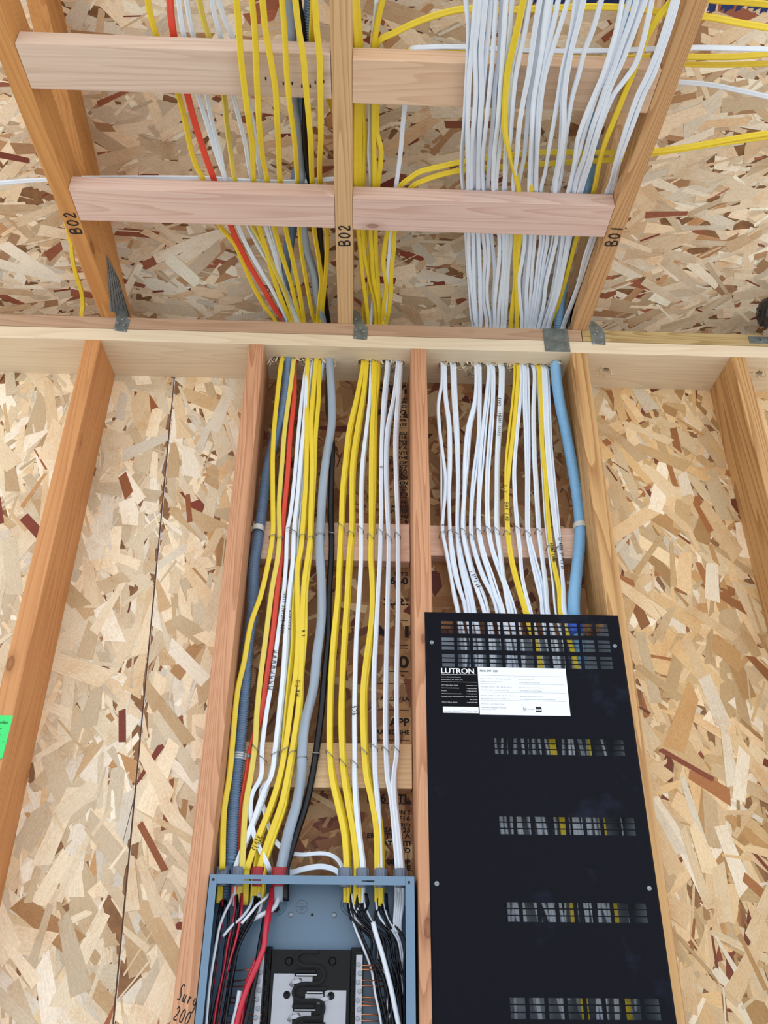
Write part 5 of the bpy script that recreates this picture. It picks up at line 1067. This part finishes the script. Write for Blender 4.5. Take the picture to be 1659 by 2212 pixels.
for (zt, zb, lab) in ((3.0, 1.55, 'upper half of the steel mending plate over the plate joint below the blue conduit'), (1.45, .02, 'lower half of the steel mending plate over the plate joint below the blue conduit')):
    t = empty('mending_plate', ((a.x+b.x)/2, 0, (zt+zb)/2), lab, 'bracket', 'mending plates')
    mb = MB(); mb.box((a.x, -.08, zb), (b.x, -.02, zt), .015); mb.build('strap_plate', M_['tie'], t)
    for xx in (a.x+.2, b.x-.2):
        for zz_ in (zb+.35, zt-.35):
            mb = MB(); mb.lathe((xx, -.08, zz_), (.3,-1,.4), [(.1,0),(.11,.1),(.001,.12)], 8); mb.build('nail_head', M_['alu'], t)
a = at(1616, 727, y=-.02); b = at(1616, 741, y=-.02)
t = empty('steel_strap', (a.x+2, 0, (a.z+b.z)/2), 'flat perforated steel strap on the greenish plate at the right edge', 'bracket')
mb = MB(); mb.box((a.x, -.07, b.z), (a.x+9, -.015, a.z), .015); mb.build('strap_plate', M_['tie'], t)
for k in range(6): mb = MB(); mb.lathe((a.x+.5+k*.62, -.07, (a.z+b.z)/2), (0,-1,0), [(.1,0),(.09,.04),(.001,.05)], 10); mb.build('nail_head', M_['alu'] if k != 1 else M_['ink'], t)

# ================================================================== SMALL THINGS
# green notice stapled to the far-left stud
a = at(28.6, 1545.7, y=-.03); b = at(14.7, 1636, y=-.03)
N_ = [(a.x-4.2, -.03, a.z+.0), (a.x, -.03, a.z), (a.x-.05, -.06, b.z), (a.x-.9, -.12, b.z-.9), (a.x-4.3, -.03, b.z-1.1)]
mb = MB(); mb.prism(N_, (0,-.012,0)); note = mb.build('paper_notice', M_['greenpaper'], None, loc=(a.x-2, -.03, a.z)); tag(note, 'bright green paper notice fixed to the far left stud', 'notice')
lettering([('City of Meridian', (a.x-2.0, -.075, a.z-.62), R_, U_, .22, 1.75), ('Development', (a.x-1.9, -.08, a.z-1.05), R_, U_, .16, 1.3), ('OFFICE', (a.x-1.55, -.08, a.z-1.6), R_, U_, .2, .95)], M_['ink'], note, 'notice_print',
          boxes=[tuple((a.x+u, -.08, a.z+v) for u, v in ((-4,-2.0),(-.2,-2.0),(-.2,-1.98),(-4,-1.98)))])
scrawl('No 8808', (a.x-1.5, -.1, a.z-2.2), (-.05,0,-1), (1,0,0), .42, .5, .05, M_['ink'], note, nrm=Vector((0,-1,0)))
# pen on the stud left of the panel
def on_stud(text, px, py, w, h, pen=.07, adv=None):
    p = at(px, py, y=-.012); scrawl(text, p, (1,0,-.35), (.3,0,1), w, h, pen, M_['ink'], studs[-16], nrm=Vector((0,-1,0)))
on_stud('Surg', 381, 2160, .36, .95); on_stud('200', 374, 2202, .38, .75)
# stencil print on the sheathing between the staples and the middle stud
TXT = [(835,'TESTED BER'),(846,'P01/ 1'),(861,'m si'),(869,'TER SUR'),(878,'IC ESS O'),(892,'4P 0 92'),(900,'UAL m m'),(908,'710 06'),(918,'ATE'),(937,'IONSU'),(945,'F16'),(953,'0 mm'),(960,'0328'),(968,'YPE A'),(979,'NTI'),(989,'IN THI'),(1000,'LY PROP'),(1008,'NCE'),(1016,'8 INSTA'),(1024,'ANCE'),(1031,'C MEN'),(1044,'MEN'),(1052,'SPA'),(1060,'AT'),(1068,'PT I'),(1086,'M PR'),(1095,'MILDE'),(1104,'QUSTIO'),(1116,'HU'),(1126,'C 6'),
       (1240,'ISTS'),(1255,'660'),(1300,'2.2.'),(1365,'A  1'),(1430,'0'),(1510,'ALLOW LA'),(1560,'APP'),(1582,'RATED SHE'),(1725,'1/16 ATL'),(1755,'MON S'),(1768,'F16'),(1780,'0 mm'),(1793,'CSA 0325'),(1806,'ERIC TYPE A'),(1822,'AT ANTI'),(1837,'INFO'),(1862,'08 IOP'),(1875,'ICE')]
ln = []
for (py, t_) in TXT:
    big = py in (1255,1300,1365,1430,1560,1725,846,892); h = .34 if not big else .62
    if py in (1365, 1430): h = 1.0
    p = at(0, py, y=5.43); x1_ = -.15; w_ = len(t_)*h*.9
    w_ = min(w_, 3.4); zz_ = at(850, py, y=5.43).z
    ln.append((t_, (x1_-w_, 5.35, zz_-h/2), R_, U_, h*1.05, w_, .03))
bx_ = []
for py in (925, 1036, 1075, 1222, 1478, 1535, 1600, 1737):
    z_ = at(850, py, y=5.43).z; bx_.append(tuple((u, 5.35, z_+v) for u, v in ((-2.9,0),(-.15,0),(-.15,.05),(-2.9,.05))))
for (py0, py1, xa, xb) in ((1340,1395,-1.25,-.2),(1400,1452,-2.0,-.2)):
    za, zb = at(850, py0, y=5.43).z, at(850, py1, y=5.43).z
    for (u0, u1, v0, v1) in ((xa,xb,za,za-.07),(xa,xb,zb,zb+.07),(xa,xa+.07,za,zb)): bx_.append(tuple((u, 5.35, v) for u, v in ((u0,v0),(u1,v0),(u1,v1),(u0,v1))))
lettering(ln, M_['print'], wl, 'stencil_print', boxes=bx_)
random.seed(4); ln = []
for k in range(60):                                                # edge of the same stencil right of the middle stud
    ln.append((random.choice('EITLHFNDSA'), (1.62, 5.35, -4.2-k*.42), R_, U_, .24, .2, .02))
lettering([l for l in ln if l[1][2] > -27], M_['print'], wl, 'stencil_print')
# handwriting on the cables
def pen_on(text, pts, yy, w, h, pen, col='ink', par=None):
    a = at(*pts[0], y=yy); b = at(*pts[1], y=yy); d = (b-a).normalized(); up = d.cross(Vector((0,1,0)))
    if len(pts) > 2 and pts[2] < 0: up = -up
    scrawl(text, a-up*h*.5, d, up, (b-a).length/max(1, len(text)), h, pen, M_[col], par, nrm=Vector((0,-1,0)))
def nearest(prefix, px, py):
    best = None
    for n_, P in CAB.items():
        if not n_.startswith(prefix): continue
        for p in P:
            d = p-CAM; zc = d.dot(_f)
            if zc <= 0: continue
            q = (829.5+FPX*d.dot(_r)/zc-px, 1106-FPX*d.dot(_u)/zc-py); dd = q[0]**2+q[1]**2
            if best is None or dd < best[0]-30 or (abs(dd-best[0]) < 30 and p.y < best[2]): best = (dd, n_, p.y)
    return bpy.data.objects[best[1]], best[2]
for text, a, b, pre, h, fl in (('KIT. CHAN', zz(Z2,(680,550))[0], zz(Z2,(690,405))[0], 'white', .3, 1), ('FRONT DOORS', zz(Z2,(695,530))[0], zz(Z2,(682,700))[0], 'white', .25, 1),
      ('BAK LMD', zz(Z2,(740,1195))[0], zz(Z2,(745,1340))[0], 'yellow', .3, 1), ('2-2', zz(Z2,(728,1060))[0], zz(Z2,(730,1130))[0], 'yellow', .25, 1), ('AT PanO F', zz(Z2,(535,1825))[0], zz(Z2,(475,1695))[0], 'white', .32, 1),
      ('FRONT LAND', zz(Z2,(1075,1500))[0], zz(Z2,(1100,1640))[0], 'yellow', .28, 1), ('ID LIvinG DOWNiTS', zz(Z2,(1162,1690))[0], zz(Z2,(1140,1450))[0], 'white', .28, 1),
      ('MKTO', zz(Z3,(668,1050))[0], zz(Z3,(670,915))[0], 'yellow', .34, 1), ('CLOTH', zz(Z4,(420,570))[0], zz(Z4,(462,470))[0], 'yellow', .42, 1), ('4C5', zz(Z3,(1090,1190))[0], zz(Z3,(1090,1110))[0], 'white', .34, 1),
      ('KVN', zz(Z3,(712,600))[0], zz(Z3,(712,550))[0], 'yellow', .22, 1), ('UNDER CABINET LIGHT', zz(Z3,(550,600))[0], zz(Z3,(572,260))[0], 'white', .26, 1), ('KITCHEN', zz(Z3,(600,550))[0], zz(Z3,(608,400))[0], 'white', .24, 1),
      ('MMMMWWWM', zz(Z3,(462,1000))[0], zz(Z3,(500,690))[0], 'white', .42, 1), ('2', zz(Z1,(1293,935))[0], zz(Z1,(1293,905))[0], 'white', .25, 1), ('N', zz(Z1,(1412,1040))[0], zz(Z1,(1410,1010))[0], 'white', .25, 1), ('4', zz(Z2,(383,1500))[0], zz(Z2,(383,1470))[0], 'white', .25, 1), ('t', zz(Z2,(264,1370))[0], zz(Z2,(264,1335))[0], 'white', .25, 1)):
    ob_, yy = nearest(pre+'_cable', (a[0]+b[0])/2, (a[1]+b[1])/2)
    pen_on(text, [a, b], yy-.23, .1, h*1.1, .042, 'ink', ob_)
# black wrapped duct end at the right edge
c = at(1676, 676, y=-2.0); mb = MB(); random.seed(2)
prof = [(.2,0),(1.0,.05),(1.35,.3),(1.5,.7),(1.42,1.1),(1.55,1.6),(1.45,2.2),(1.58,3),(1.5,4),(1.55,6),(1.5,9),(1.55,14)]
mb.lathe((at(1642,676,y=-2).x, -2.0, c.z), (1,0,.02), prof, 28)
mb.v = [(x+random.uniform(-.05,.05), y+random.uniform(-.07,.07), z+random.uniform(-.07,.07)) for x, y, z in mb.v]
tag(mb.build('wrapped_duct', M_['duct'], None, True, loc=(c.x, -2, c.z-1.5)), 'black film-wrapped duct end at the right edge above the top plate', 'duct')
# staple holes in the farther left block
mb = MB()
for (px, py) in ((574,170),(591,169),(612,180),(631,180),(652,186),(670,186),(681,178),(699,176)):
    p = at(px, py, z=2.99); mb.box((p.x-.05, p.y-.12, 2.975), (p.x+.05, p.y+.12, 2.998))
blk = [o for o in bpy.data.objects if o.name.startswith('blocking') and 'left and middle' in o.get('label','') and 'farther' in o.get('label','')][0]
mb.build('staple_holes', M_['ink'], blk)
